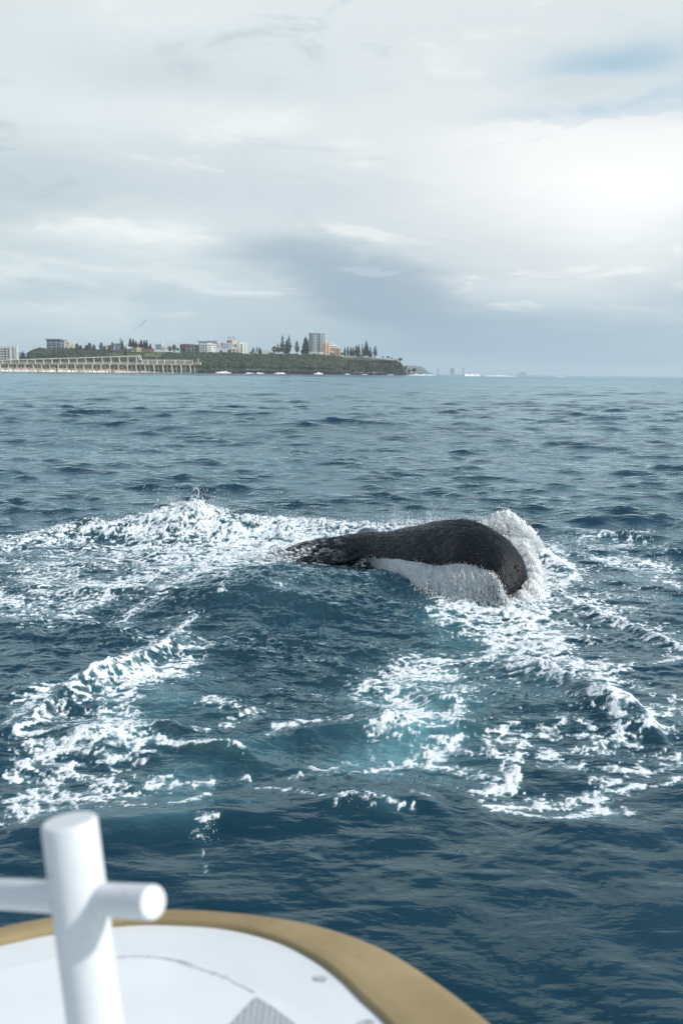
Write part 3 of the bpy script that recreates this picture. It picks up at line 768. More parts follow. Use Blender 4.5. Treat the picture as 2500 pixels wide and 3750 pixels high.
# ------------------------------------------------------------------ spray: drops and torn lumps of foam
ico = bmesh.new(); bmesh.ops.create_icosphere(ico, subdivisions=1, radius=1.0)
IV = np.array([v.co[:] for v in ico.verts]); IF = np.array([[v.index for v in f.verts] for f in ico.faces]); ico.free()
ico = bmesh.new(); bmesh.ops.create_icosphere(ico, subdivisions=2, radius=1.0)
IV2 = np.array([v.co[:] for v in ico.verts]); IF2 = np.array([[v.index for v in f.verts] for f in ico.faces]); ico.free()
spray_m = bpy.data.materials.new('spray'); spray_m.use_nodes = True
b = spray_m.node_tree.nodes['Principled BSDF']
b.inputs['Base Color'].default_value = (0.94, 0.97, 0.98, 1); b.inputs['Roughness'].default_value = 0.6; b.inputs['IOR'].default_value = 1.333
_t = NT(spray_m.node_tree); _tr = _t.new('ShaderNodeBsdfTranslucent'); _tr.inputs[0].default_value = (0.97, 0.99, 1.0, 1)
_mx = _t.new('ShaderNodeMixShader'); _mx.inputs[0].default_value = 0.55; _t.l.new(b.outputs[0], _mx.inputs[1]); _t.l.new(_tr.outputs[0], _mx.inputs[2])
_t.l.new(_mx.outputs[0], _t.n['Material Output'].inputs[0])
OV = np.array([(1, 0, 0), (-1, 0, 0), (0, 1, 0), (0, -1, 0), (0, 0, 1), (0, 0, -1)], float); OF = np.array([(0, 2, 4), (2, 1, 4), (1, 3, 4), (3, 0, 4), (2, 0, 5), (1, 2, 5), (3, 1, 5), (0, 3, 5)])
class Spray:
    def __init__(self, k=1.0): self.k = k; self.c = []; self.r = []; self.s = []
    def drop(self, p, r, s=(1, 1, 1)):
        r = r * self.k; self.c.append(tuple(p)); self.r.append(r); self.s.append(s)
    def build(self, name, label, big=False):
        V_, F_ = (IV2, IF2) if big else (OV, OF)
        c = np.array(self.c); r = np.array(self.r); s = np.array(self.s)
        vs = c[:, None, :] + V_[None] * (r[:, None, None] * s[:, None, :])
        if big:
            off = np.arange(len(c))[:, None] * 3.7
            lum = fbm((V_[None, :, 0] + .6 * V_[None, :, 2] + off).astype(np.float32), (V_[None, :, 1] - .7 * V_[None, :, 2] + off * .31).astype(np.float32), 1.5, 3, 250, 0.7)
            vs = vs + V_[None] * (r[:, None, None] * 1.5 * lum[..., None])
        fs = F_
        fs = (fs[None] + (np.arange(len(c)) * len(V_))[:, None, None]).reshape(-1, 3)
        return tag(link(name, big_mesh(name, vs.reshape(-1, 3), fs), spray_m), label, None, None, 'stuff')
def jit(s): return (random.uniform(0.6, 1.3) * s, random.uniform(0.6, 1.3) * s, random.uniform(0.7, 1.5) * s)
SPR = Spray(0.62); LMP = Spray()
# crest of the back ridge: drops thrown up along it, thicker where it breaks
rx = RIDGE_A
def ridge_pt(px):
    a = np.array([p[0] for p in [(-160,),(-60,),(0,),(60,),(130,),(200,),(270,),(340,),(400,),(450,),(500,),(560,),(640,),(720,),(830,),(930,),(1000,),(1080,),(1160,),(1220,),(1270,),(1330,)]])
    return np.array([np.interp(px, a, rx[:, k]) for k in range(3)])
for _ in range(8000):
    px = random.choice([random.uniform(0, 340), random.uniform(330, 700), random.uniform(380, 520), random.uniform(650, 1050), random.uniform(900, 1010), random.uniform(1060, 1240), random.uniform(1090, 1220)])
    hgt_ = float(np.interp(px, [0, 330, 420, 450, 500, 700, 830, 930, 990, 1060, 1110, 1160, 1200, 1240], [.10, .12, .26, .36, .22, .16, .14, .22, .22, .15, .30, .40, .30, .10]))
    p = ridge_pt(px); u_ = random.random() ** 2.6
    clump = float(fbm(np.float32(px * 0.013), np.float32(0.3), 3.0, 3, 260)) + 0.32
    if clump < 0.12: continue
    p = p + np.array([random.gauss(0, 0.03), random.gauss(-0.05, 0.14), 0.03 + hgt_ * u_ * min(1.4, 0.3 + 2.2 * clump)])
    SPR.drop(p, 0.0035 + 0.014 * random.random() ** 2.5 * (1 - 0.6 * u_), jit(1))
for _ in range(70):
    px = random.uniform(820, 1010); p = ridge_pt(px) + np.array([0, random.uniform(-.2, .2), random.uniform(.1, .42)]); SPR.drop(p, random.uniform(.003, .008))
# the plume standing behind the right shoulder of the tail
for _ in range(4200):
    px = random.gauss(1160, 42); x = (px - 1090) / 140
    top = float(np.interp(px, [1070, 1100, 1140, 1160, 1190, 1215, 1235, 1255], [1192, 1182, 1176, 1171, 1184, 1203, 1217, 1250]))
    if px < 1070 or px > 1255: continue
    u_ = random.random() ** 1.3
    py = 1262 + (top + random.uniform(-3, 22) - 1262) * u_
    p = dy(px, py, random.gauss(15.0, 0.13))
    SPR.drop(p, 0.004 + 0.010 * random.random() ** 2, jit(1))
for _ in range(2600):
    px = random.uniform(1085, 1245); top = float(np.interp(px, [1070, 1100, 1140, 1160, 1190, 1215, 1235, 1255], [1200, 1188, 1182, 1178, 1190, 1210, 1223, 1250]))
    py = random.uniform(top + 8, 1258); p = dy(px, py, random.gauss(14.93, 0.10)); SPR.drop(p, random.uniform(.005, .016), jit(1))
# white water torn up round the tip
for _ in range(6500):
    py = 1236 + 168 * random.random(); px = float(np.interp(py, [1236, 1265, 1300, 1330, 1352, 1366, 1400], [1168, 1190, 1200, 1200, 1186, 1165, 1150])) + 62 * random.random() ** 1.2
    edge = float(np.interp(py, [1235, 1265, 1300, 1330, 1360, 1400], [1205, 1222, 1240, 1256, 1250, 1232]))
    px = min(px, edge + random.gauss(0, 5))
    p = dy(px, py, float(np.interp(py, [1240, 1366, 1400], [14.5, 13.12, 12.65])) + random.gauss(0, 0.08))
    if p.z < -0.05: continue
    SPR.drop(p, 0.004 + 0.015 * random.random() ** 2.2, jit(1))
for _ in range(3000):
    py = random.uniform(1255, 1402); edge = float(np.interp(py, [1235, 1265, 1300, 1330, 1360, 1400], [1200, 1215, 1230, 1243, 1238, 1225]))
    px = random.uniform(float(np.interp(py, [1236, 1265, 1300, 1330, 1352, 1366, 1400], [1172, 1194, 1204, 1204, 1192, 1165, 1140])), edge)
    p = dy(px, py, float(np.interp(py, [1240, 1366, 1400], [14.45, 13.08, 12.72])) + random.gauss(0, 0.07)); SPR.drop(p, random.uniform(.005, .016), jit(1))
# the foot of the falling sheet and drops flung off it
for _ in range(4200):
    k = random.randrange(200); p = LO[k] + np.array([random.gauss(0, .03), random.gauss(-.05, .09), abs(random.gauss(0.03, 0.05))])
    SPR.drop(p, 0.004 + 0.012 * random.random() ** 2.4, jit(1))
for _ in range(4200):
    i, k = random.randrange(nq), random.randrange(200); p = S[i, k] + np.array([random.gauss(0, .02), -abs(random.gauss(.02, .03)), random.gauss(0, .02)])
    SPR.drop(p, 0.003 + 0.008 * random.random() ** 2, (1, 1, 2.0))
# drops on the whale and scattered over the dark water in front
for _ in range(130):
    i = random.randrange(120, 290); k = random.randrange(4, 118); SPR.drop(Wd[i, k] + Nn[i, k] * 0.008, random.uniform(.002, .006))
for _ in range(420):
    cx, cy, sx1, sy1 = random.choice([(690, 1390, 26, 14), (1060, 1420, 40, 22), (480, 1900, 10, 12), (810, 1852, 34, 10), (640, 1560, 120, 60), (1330, 1390, 60, 30), (150, 1290, 90, 40), (480, 1905, 10, 12), (1190, 1640, 120, 50), (960, 1600, 60, 50)])
    p = dz(random.gauss(cx, sx1), random.gauss(cy, sy1)); SPR.drop((p.x, p.y, sea_height(p.x, p.y) + 0.01), random.uniform(.002, .0065))
# lumps of broken foam rolling along the ridge
for _ in range(240):
    px = random.choice([random.uniform(330, 760), random.uniform(380, 520), random.uniform(700, 1010), random.uniform(40, 340)])
    p = ridge_pt(px); d_ = -abs(random.gauss(0, .32)) if px < 760 else random.gauss(0, .10)
    x, y = p[0] + random.gauss(0, .05), p[1] + d_
    LMP.drop((x, y, sea_height(x, y) + random.uniform(-.015, .02)), random.uniform(.010, .032) * (0.6 if px < 340 else 1.0), (1.3, 1.1, 0.8))
for _ in range(260):
    px, py = random.gauss(650, 45), random.gauss(1280, 14); p = dy(px, py, 15.55); p.z = max(p.z, sea_height(p.x, p.y)); LMP.drop(p, random.uniform(.008, .026), (1.4, 1.1, .6))
# the curl of water flicked up from the top of the ridge
cur_pts = [(436, 1165), (444, 1157), (450, 1147), (455, 1137), (457, 1128), (453, 1122), (447, 1122), (444, 1126)]
for (ax, ay), (bx, by) in zip(cur_pts[:-1], cur_pts[1:]):
    for k in range(14):
        f = k / 14; px, py = ax + (bx - ax) * f, ay + (by - ay) * f
        SPR.drop(dy(px + random.gauss(0, .6), py + random.gauss(0, .6), 18.1), random.uniform(.012, .026) * (1.0 - 0.35 * (1165 - py) / 45))
for _ in range(260):
    px = random.gauss(436, 20); py = 1176 - abs(random.gauss(0, 13)) * max(0, 1 - abs(px - 440) / 60); SPR.drop(dy(px, py, 18.15), random.uniform(.004, .022))
# torn bodies of white water the drops fly off from
ico = bmesh.new(); bmesh.ops.create_icosphere(ico, subdivisions=5, radius=1.0)
IV5 = np.array([v.co[:] for v in ico.verts], dtype=np.float32); IF5 = np.array([[v.index for v in f.verts] for f in ico.faces]); ico.free()
sv, sf = [], []
def body(p, rx_, ry_, rz_, sd):
    a = IV5[:, 0] * rx_ * 9; c = IV5[:, 1] * ry_ * 9; e = IV5[:, 2] * rz_ * 9
    n_1 = fbm(a + .7 * e, c - .6 * e, 1.0, 5, sd, 0.62); n_2 = np.abs(fbm(a - .5 * c, e + .4 * c, 1.7, 4, sd + 5, 0.6))
    d = 1 + 0.75 * n_1 + 0.85 * n_2 - 0.12
    v = IV5 * np.array([rx_, ry_, rz_], np.float32) * d[:, None] + np.array(p, np.float32)
    sf.append(IF5 + len(sv) * len(IV5)); sv.append(v)
for k, (px, py, rr) in enumerate([(1098, 1222, 15), (1118, 1214, 18), (1140, 1204, 19), (1158, 1199, 20), (1176, 1206, 20), (1194, 1220, 19), (1212, 1234, 17), (1228, 1248, 13)]):
    p = dy(px, py, 15.02); r = rr * D * 15 / F_PX; body(p, r * 1.0, r * .8, r * 1.35, 500 + 11 * k)
for k, (px, py, rr) in enumerate([(1204, 1262, 13), (1214, 1284, 15), (1222, 1304, 18), (1226, 1324, 21), (1222, 1344, 23), (1212, 1362, 24), (1200, 1380, 20), (1180, 1390, 14), (1226, 1366, 16)]):
    Yk = float(np.interp(py, [1240, 1366, 1400], [14.5, 13.15, 12.75])); p = dy(px, py, Yk); r = rr * D * Yk / F_PX; body(p, r * 1.0, r * .9, r * 1.15, 620 + 13 * k)
tag(link('splash', big_mesh('splash', np.concatenate(sv), np.concatenate(sf)), spray_m), 'white splash bursting behind the shoulder and tip of the whale tail', None, None, 'stuff')
SPR.build('spray', 'white drops of spray thrown up round the whale and along the breaking ridge')
LMP.build('foam_lumps', 'torn lumps of white foam on the breaking ridge and beside the tail tip', True)

# ------------------------------------------------------------------ bow of the boat
BZ = 1.80
def c7(x, y): return (x * 1.2117, 2900 + y * 1.2125)
outer_px = [(0, 410), (70, 395), (160, 380), (345, 364), (500, 357), (580, 358), (650, 362), (780, 374), (900, 392), (1000, 415), (1100, 447), (1200, 492), (1300, 553), (1400, 622), (1500, 702)]
inner_px = [(0, 450), (70, 434), (160, 416), (345, 393), (450, 387), (560, 390), (640, 395), (720, 407), (800, 427), (880, 456), (970, 506), (1040, 560), (1100, 620), (1150, 665), (1185, 702)]
RZ = BZ + 0.014
outer = cubic([tuple(at_z(*c7(x, y), RZ - 0.010)) for x, y in outer_px], 60); inner = cubic([tuple(at_z(*c7(x, y), RZ)) for x, y in inner_px], 60)
def extend(p, a, n, step):
    p = [np.array(q) for q in p]
    for _ in range(n):                                     # carry the curve on out of the frame, straightening toward the stern
        d = p[-1] - p[-2]; d /= np.linalg.norm(d) + 1e-9
        tgt = np.array(a, float); d = d * 0.86 + tgt * 0.14; d /= np.linalg.norm(d); p.append(p[-1] + d * step)
    return p
def full(p):
    p = extend(list(p), (0.05, -1, 0), 26, 0.12)
    p = extend(list(reversed(p)), (-0.25, -1, 0), 34, 0.12)
    return np.array(list(reversed(p)))
OUT = full(outer); INN = full(inner)
n_ = len(OUT)
boat = empty('boat', (float(OUT[:, 0].mean()), 1.2, 0.0), 'white boat bow with a tan rubbing strake and a white cross bitt on its deck', 'boat')
bl = np.array(boat.location)
white = mat('deck_white', (0.64, 0.68, 0.70), 0.42, 0.05, 3.0, spec=0.4, bump=0.04, bscale=60)
def strip(rows_, name, m, parent=boat, label=None):
    a = np.array(rows_) - bl                                # rows x n x 3
    me = big_mesh(name, a.reshape(-1, 3), grid_quads(a.shape[0], a.shape[1]))
    bm = bmesh.new(); bm.from_mesh(me); bmesh.ops.recalc_face_normals(bm, faces=bm.faces); bm.to_mesh(me); bm.free()
    o = link(name, me, m, parent, smooth=True)
    if label: o['label'] = label
    return o
nrm = OUT - INN; nrm[:, 2] = 0; wdt = np.linalg.norm(nrm, axis=1, keepdims=True); nrm /= wdt
zz = np.array([0, 0, 1.0])
rub = []
for f, z_ in ((0.0, -0.04), (0.0, 0.0), (0.04, 0.003), (0.25, 0.005), (0.5, 0.004), (0.75, 0.000), (0.92, -0.006), (1.0, -0.026), (1.03, -0.08), (0.98, -0.14), (0.7, -0.16)):
    rub.append(INN + nrm * wdt * f + zz * z_)
rm = bpy.data.materials.new('tan_rubber'); rm.use_nodes = True
t = NT(rm.node_tree); b = t.n['Principled BSDF']
tc = t.new('ShaderNodeTexCoord').outputs['Object']
c_ = t.mix(t.smooth(t.noise(tc, 2.6, 5.0, 0.65), 0.3, 0.72), (0.230, 0.178, 0.092), (0.330, 0.262, 0.142))
c_ = t.mix(t.math('MULTIPLY', t.smooth(t.noise(tc, 30.0, 3.0, 0.6), 0.60, 0.74), 0.25), c_, (0.14, 0.095, 0.045))
t.l.new(c_, b.inputs['Base Color']); b.inputs['Roughness'].default_value = 0.62; b.inputs['Specular IOR Level'].default_value = 0.3
strip(rub, 'rubbing_strake', rm)
# deck: a fan from the middle line, cambered slightly
ctr = np.stack([np.linspace(INN[0, 0], INN[-1, 0], n_), np.linspace(INN[0, 1], INN[-1, 1], n_), np.full(n_, BZ)], 1)
rowsd = []
for f in np.linspace(0, 1, 14):
    p = ctr * (1 - f) + (INN - nrm * 0.004) * f; p[:, 2] = BZ + 0.004 + 0.004 * (1 - f); rowsd.append(p)
dk = bpy.data.materials.new('painted_deck'); dk.use_nodes = True
t = NT(dk.node_tree); b = t.n['Principled BSDF']
tc = t.new('ShaderNodeTexCoord').outputs['Object']
c_ = t.mix(t.smooth(t.noise(tc, 3.0, 5.0, 0.6), 0.3, 0.7), (0.58, 0.63, 0.655), (0.65, 0.69, 0.71))
c_ = t.mix(t.math('MULTIPLY', t.smooth(t.noise(tc, 9.0, 6.0, 0.7, 0.5), 0.66, 0.76), 0.45), c_, (0.30, 0.33, 0.36))
t.l.new(c_, b.inputs['Base Color']); b.inputs['Roughness'].default_value = 0.5
strip(rowsd, 'deck', dk)
hull = [OUT - nrm * 0.03 + zz * -0.10]
for f, z_ in ((-0.10, 1.3), (-0.22, 0.7), (-0.38, 0.1), (-0.45, -0.35)):
    h_ = OUT + nrm * f; h_[:, 2] = z_; hull.append(h_)
strip(hull, 'hull', mat('hull_paint', (0.72, 0.75, 0.77), 0.35, 0.06, 2.0))
# raised step of the foredeck with its scuffed edge, dark scuffs, and the grey anti-slip pad
def on_deck(x, y, z=BZ + 0.012): return at_z(*c7(x, y), z)
step_px = [(-700, 700), (-300, 600), (40, 535), (200, 505), (350, 496), (480, 497), (560, 514), (680, 556), (770, 606), (870, 655), (1000, 720), (1080, 800), (700, 900), (-600, 1100)]
pts = [on_deck(*q) for q in step_px]
mb = MB(); mb.slab([(p.x - bl[0], p.y - bl[1]) for p in pts], BZ + 0.008, BZ + 0.022)
hatch = mb.build('deck_step', white, boat)
bv = hatch.modifiers.new('edge', 'BEVEL'); bv.width = 0.006; bv.segments = 3
sm = mat('scuff_grey', (0.44, 0.47, 0.50), 0.7, 0.4, 18.0)
edge = [on_deck(x, y, BZ + 0.0235) for x, y in [(352, 499), (400, 494), (470, 497), (540, 509), (610, 532), (690, 561), (750, 594), (772, 606)]]
mb = MB()
for a, c in zip(edge[:-1], edge[1:]):
    for k in range(5):
        f0, f1 = k / 5, (k + 0.8) / 5; wv = random.uniform(.0015, .0055)
        p, q_ = a.lerp(c, f0), a.lerp(c, f1); s_ = (q_ - p).normalized().cross(Vector((0, 0, 1))) * wv
        mb.add([tuple(Vector(v) - Vector(bl)) for v in (p - s_, q_ - s_, q_ + s_, p + s_)], [(0, 1, 2, 3)])
tag(mb.build('scuff_line', sm, boat), 'worn grey line along the edge of the deck step')
for (x, y, rx_, ry_) in ((966, 553, .016, .010), (1110, 690, .018, .011)):
    p = on_deck(x, y, INN[40, 2] - 0.001); mb = MB()
    mb.slab([(p.x - bl[0] + rx_ * math.cos(q_) * random.uniform(.6, 1.2), p.y - bl[1] + ry_ * math.sin(q_) * random.uniform(.6, 1.3)) for q_ in np.linspace(0, 6.0, 10)], BZ + 0.003, BZ + 0.0062)
    tag(mb.build('dark_scuff', sm, boat), None)
pad_m = bpy.data.materials.new('anti_slip_grey'); pad_m.use_nodes = True
t = NT(pad_m.node_tree); b = t.n['Principled BSDF']; tc = t.new('ShaderNodeTexCoord').outputs['Object']
vo = t.new('ShaderNodeTexVoronoi'); vo.inputs['Scale'].default_value = 90.0; vo.inputs['Randomness'].default_value = 0.15; t.l.new(tc, vo.inputs['Vector'])
t.l.new(t.mix(t.smooth(vo.outputs['Distance'], 0.25, 0.6), (0.40, 0.44, 0.46), (0.30, 0.33, 0.35)), b.inputs['Base Color']); b.inputs['Roughness'].default_value = 0.85
bp = t.new('ShaderNodeBump'); bp.inputs['Distance'].default_value = 0.003; bp.invert = True; t.l.new(vo.outputs['Distance'], bp.inputs['Height']); t.l.new(bp.outputs[0], b.inputs['Normal'])
pad = [on_deck(x, y, BZ + 0.026) for x, y in [(775, 618), (830, 652), (900, 706), (980, 790), (640, 800), (700, 700), (745, 650)]]
mb = MB(); mb.slab([(p.x - bl[0], p.y - bl[1]) for p in pad], BZ + 0.020, BZ + 0.026)
tag(mb.build('anti_slip_pad', pad_m, boat), 'grey textured anti-slip pad')
# cross bitt
R_ = 0.045
ptop = at_z(*c7(209, 84), BZ + 0.60)
dist_t = ptop.y
Rp = 218 / 2 * ptop.y / F_PX * math.cos(PITCH)
low = ray(*c7(290, 700)); tlow = (ptop.y - 0.03) / low.y
plow = CAM_POS + low * tlow
dirp = (plow - ptop).normalized()
foot = ptop + dirp * ((ptop.z - BZ) / -dirp.z)
bitt_white = bpy.data.materials.new('bitt_paint'); bitt_white.use_nodes = True
t = NT(bitt_white.node_tree); b = t.n['Principled BSDF']; tc = t.new('ShaderNodeTexCoord').outputs['Object']
c_ = t.mix(t.noise(tc, 6.0, 4.0), (0.56, 0.60, 0.63), (0.64, 0.67, 0.70))
c_ = t.mix(t.math('MULTIPLY', t.smooth(t.noise(tc, 34.0, 5.0, 0.7), 0.64, 0.70), 0.5), c_, (0.30, 0.27, 0.24))
t.l.new(c_, b.inputs['Base Color']); t.put(b.inputs['Roughness'], t.lin(t.noise(tc, 14.0, 4.0), 0.3, 0.7, 0.22, 0.5)); b.inputs['Specular IOR Level'].default_value = 0.45
bp = t.new('ShaderNodeBump'); bp.inputs['Strength'].default_value = 0.25; bp.inputs['Distance'].default_value = 0.002; t.l.new(t.noise(tc, 50.0, 3.0), bp.inputs['Height']); t.l.new(bp.outputs[0], b.inputs['Normal'])
def cyl(a, b_, r, name, mt, parent, nseg=48, bev=0.004):
    mb = MB(); mb.tube(a, b_, r, r, nseg)
    o = mb.build(name, mt, parent, smooth=False)
    md = o.modifiers.new('edge', 'BEVEL'); md.width = bev; md.segments = 3; md.limit_method = 'ANGLE'; md.angle_limit = math.radians(50)
    o.data.polygons.foreach_set('use_smooth', np.array([len(p.vertices) == 4 for p in o.data.polygons]))
    return o
bitt = bpy.data.objects.new('mooring_bitt', None); COL.objects.link(bitt); bitt.parent = boat
bitt['label'] = 'white cross shaped mooring bitt standing on the bow'
bv_ = Vector(bl)
cyl(ptop - bv_, foot + Vector((0, 0, -0.01)) - bv_, Rp, 'post', bitt_white, bitt, 64, 0.006)
# the bar passes through the post; right end nearer to the camera
end_r = at_y(*c7(466, 334), ptop.y - 0.085)
mid = at_y(*c7(250, 322), ptop.y + 0.0)
dirb = (mid - end_r).normalized()
end_l = end_r + dirb * 0.62
rb = 104 * 1.2125 / 2 * (end_r - CAM_POS).length / F_PX * 0.91
cyl(end_l - bv_, end_r - bv_, rb, 'cross_bar', bitt_white, bitt, 40, 0.004)
mb = MB(); f_ = 24                                           # weld fillet where the bar meets the post
for sgn in (1, -1):
    c0_ = mid - dirb * sgn * Rp * 0.80; mb.tube(c0_ - bv_, c0_ - dirb * sgn * Rp * 0.42 - bv_, rb * 1.22, rb * 1.0, f_)
mb.build('weld', bitt_white, bitt, smooth=True)
mb = MB(); mb.tube(foot + Vector((0, 0, -0.015)) - bv_, foot + Vector((0, 0, 0.016)) - bv_, Rp * 1.7, Rp * 1.7, 48); mb.build('base_plate', bitt_white, bitt)

# ------------------------------------------------------------------ headland and shore
LY = 2000.0
def zpx(px, py, Y=LY): return at_y(px, py, Y).z
CREST = [(-400, 1322), (0, 1320), (60, 1319), (95, 1314), (115, 1296), (140, 1284), (200, 1285), (270, 1284), (330, 1287), (380, 1291), (420, 1287), (500, 1286), (590, 1287), (640, 1289),
         (700, 1292), (770, 1291), (850, 1293), (900, 1297), (960, 1298), (1050, 1300), (1150, 1302), (1240, 1307), (1260, 1307), (1340, 1308), (1400, 1313), (1450, 1319), (1463, 1325), (1475, 1337), (1482, 1352), (1490, 1364), (1520, 1370)]
EDGE = [(-400, 1335), (60, 1330), (120, 1304), (200, 1300), (380, 1307), (420, 1312), (590, 1311), (610, 1298), (700, 1298), (850, 1296), (900, 1300), (1150, 1304), (1230, 1308), (1262, 1318), (1340, 1320), (1400, 1320), (1450, 1323), (1463, 1328), (1475, 1340), (1482, 1354), (1490, 1366), (1520, 1372)]
gx = np.linspace(-400, 1515, 480)
cy_ = np.interp(gx, *zip(*CREST)); ey_ = np.interp(gx, *zip(*EDGE))
Xw = np.array([at_y(a, 1340, LY).x for a in gx])
zc = np.array([zpx(a, c) for a, c in zip(gx, cy_)]); ze = np.array([zpx(a, c, 1960) for a, c in zip(gx, ey_)])
cliff = sstep(gx, 1225, 1290)                             # 0 scrubby slope, 1 bare cliff
rocky = sstep(gx, 380, 560)
sh = 5.5 * rocky * (1 + 0.35 * fbm(gx.astype(np.float32), gx.astype(np.float32) * 0, 0.03, 3, 300)) + 1.0
sh = np.where(gx > 1255, 2.6, sh); sh = np.minimum(sh, np.maximum(ze - 0.5, -2.5))
ROWS = []
jitx = fbm(gx.astype(np.float32), gx.astype(np.float32) * 0 + 3, 0.05, 4, 305)
def row(yv, zv): ROWS.append((np.broadcast_to(yv, gx.shape) + 0.0, np.broadcast_to(zv, gx.shape) + 0.0))
y0_ = 1895 + 8 * jitx
row(y0_, -3.0); row(y0_ + 2, np.minimum(sh * 0.75, ze)); row(y0_ + 8, sh); row(y0_ + 18, sh * 1.02)
for f in np.linspace(0.04, 1, 16):
    yy = (y0_ + 20) * (1 - f) + f * (1957 - 14 * (1 - cliff) * 0)
    zz_ = sh + (ze - sh) * (f ** 0.85 * (1 - cliff) + cliff * min(1, f * 1.02))
    yy = yy * (1 - cliff) + cliff * (1938 + 17 * f)
    row(yy, zz_)
for f in np.linspace(0.1, 1, 8):
    row(1957 + f * 75, ze + (np.maximum(zc, ze - 2) - ze) * f ** 0.8)
row(2200, np.maximum(zc, ze - 2) - 0.5); row(2330, np.maximum(zc, ze - 2) - 6); row(2360, -4)
GY = np.stack([a for a, _ in ROWS]); GZ = np.stack([c for _, c in ROWS])
nr_, nc_ = GY.shape
GX = np.broadcast_to(Xw, GY.shape) * (GY / LY)
fr = np.linspace(0, 1, nr_)[:, None] * np.ones((1, nc_))
ns = fbm(GX.astype(np.float32), GZ.astype(np.float32) * 0.8 + 0.3 * GY.astype(np.float32), 0.06, 5, 310, 0.6)
strat = fbm(GX.astype(np.float32), GZ.astype(np.float32) * 0.18, 0.16, 4, 314, 0.6)
on_face = np.zeros_like(GY); on_face[1:20] = 1; on_face[20:] = 0.12
GYd = GY + on_face * (ns * 10 + cliff[None] * strat * 7); GZd = GZ + on_face * ns * 2.0 * (fr > 0)
GZd[0] = -3
hm = big_mesh('headland', np.stack([GX, GYd, GZd], -1).reshape(-1, 3), grid_quads(nr_, nc_), smooth=False)
grass = np.zeros_like(GY); grass[19:] = (sstep(gx, 385, 425) * (1 - sstep(gx, 600, 615)) + sstep(gx, 880, 920) * 0.8)[None]
rock = np.zeros_like(GY); rock[:5] = rocky[None]; rock[4:20] = np.maximum(cliff * 0.95, 0)[None]
attr(hm, 'grass', grass); attr(hm, 'rock', rock)
hmm = bpy.data.materials.new('headland_ground'); hmm.use_nodes = True
t = NT(hmm.node_tree); b = t.n['Principled BSDF']
def at2(nm):
    nd = t.new('ShaderNodeAttribute'); nd.attribute_name = nm; return nd.outputs['Fac']
pos = t.new('ShaderNodeNewGeometry').outputs['Position']
mp = t.new('ShaderNodeMapping'); mp.inputs['Scale'].default_value = (1, 0.6, 0.22); t.l.new(pos, mp.inputs[0])
veg = t.mix(t.noise(pos, 0.12, 5.0, 0.65), (0.022, 0.035, 0.016), (0.065, 0.080, 0.040))
grs = t.mix(t.noise(pos, 0.06, 4.0), (0.085, 0.125, 0.032), (0.150, 0.165, 0.060))
rk = t.mix(t.smooth(t.noise(mp.outputs[0], 0.22, 5.0, 0.65), 0.35, 0.7), (0.020, 0.019, 0.018), (0.095, 0.080, 0.062))
rk = t.mix(t.smooth(t.noise(pos, 0.09, 4.0, 0.6), 0.56, 0.70), rk, (0.055, 0.062, 0.030))
c_ = t.mix(at2('rock'), t.mix(at2('grass'), veg, grs), rk)
t.l.new(c_, b.inputs['Base Color']); b.inputs['Roughness'].default_value = 0.9; b.inputs['Specular IOR Level'].default_value = 0.15
bp = t.new('ShaderNodeBump'); bp.inputs['Distance'].default_value = 2.0; t.l.new(t.noise(mp.outputs[0], 0.4, 4.0, 0.65), bp.inputs['Height']); t.l.new(bp.outputs[0], b.inputs['Normal'])
tag(link('headland', hm, hmm), 'green headland with dark cliff face beyond the water', kind='structure')
def ground_z(px, Y):
    j = np.interp(px, gx, np.arange(nc_)); j = int(round(j)); return float(np.interp(Y, GYd[:, j], GZd[:, j]))

# beach and dune behind the jetty
bx = np.linspace(-420, 640, 160); prof_b = [(1480, -2.0), (1540, 0.0), (1600, 1.6), (1650, 3.4), (1680, 6.0), (1710, 10.5), (1760, 13.0), (1850, 12), (1900, 8)]
BXw = np.array([at_y(a, 1350, 1600.0).x for a in bx])
fade = 1 - sstep(bx, 330, 620)
by = np.array([[p[0] for _ in bx] for p in prof_b], float); bz = np.array([[p[1] for _ in bx] for p in prof_b], float)
nb = fbm((BXw[None] + 0 * by).astype(np.float32), by.astype(np.float32), 0.02, 4, 330)
bz = np.where(bz > 3, bz * (0.75 + 0.8 * nb) * (0.35 + 0.65 * fade[None]), bz * (1 + nb)) - 3.0 * (1 - fade[None])
bmx = big_mesh('beach', np.stack([BXw[None] * (by / 1600), by + 25 * nb, bz], -1).reshape(-1, 3), grid_quads(len(prof_b), len(bx)))
attr(bmx, 'scrub', sstep(bz + 6 * nb, 3.8, 6.0))
bmm = bpy.data.materials.new('beach_sand'); bmm.use_nodes = True
t = NT(bmm.node_tree); b = t.n['Principled BSDF']; pos = t.new('ShaderNodeNewGeometry').outputs['Position']
c_ = t.mix(t.noise(pos, 0.05, 4.0), (0.38, 0.29, 0.22), (0.50, 0.40, 0.31))
c2 = t.mix(t.noise(pos, 0.10, 4.0), (0.035, 0.045, 0.020), (0.11, 0.095, 0.055))
t.l.new(t.mix(at2('scrub'), c_, c2), b.inputs['Base Color']); b.inputs['Roughness'].default_value = 0.95
tag(link('beach', bmx, bmm), 'pale sand beach and scrubby dune behind the jetty', kind='structure')

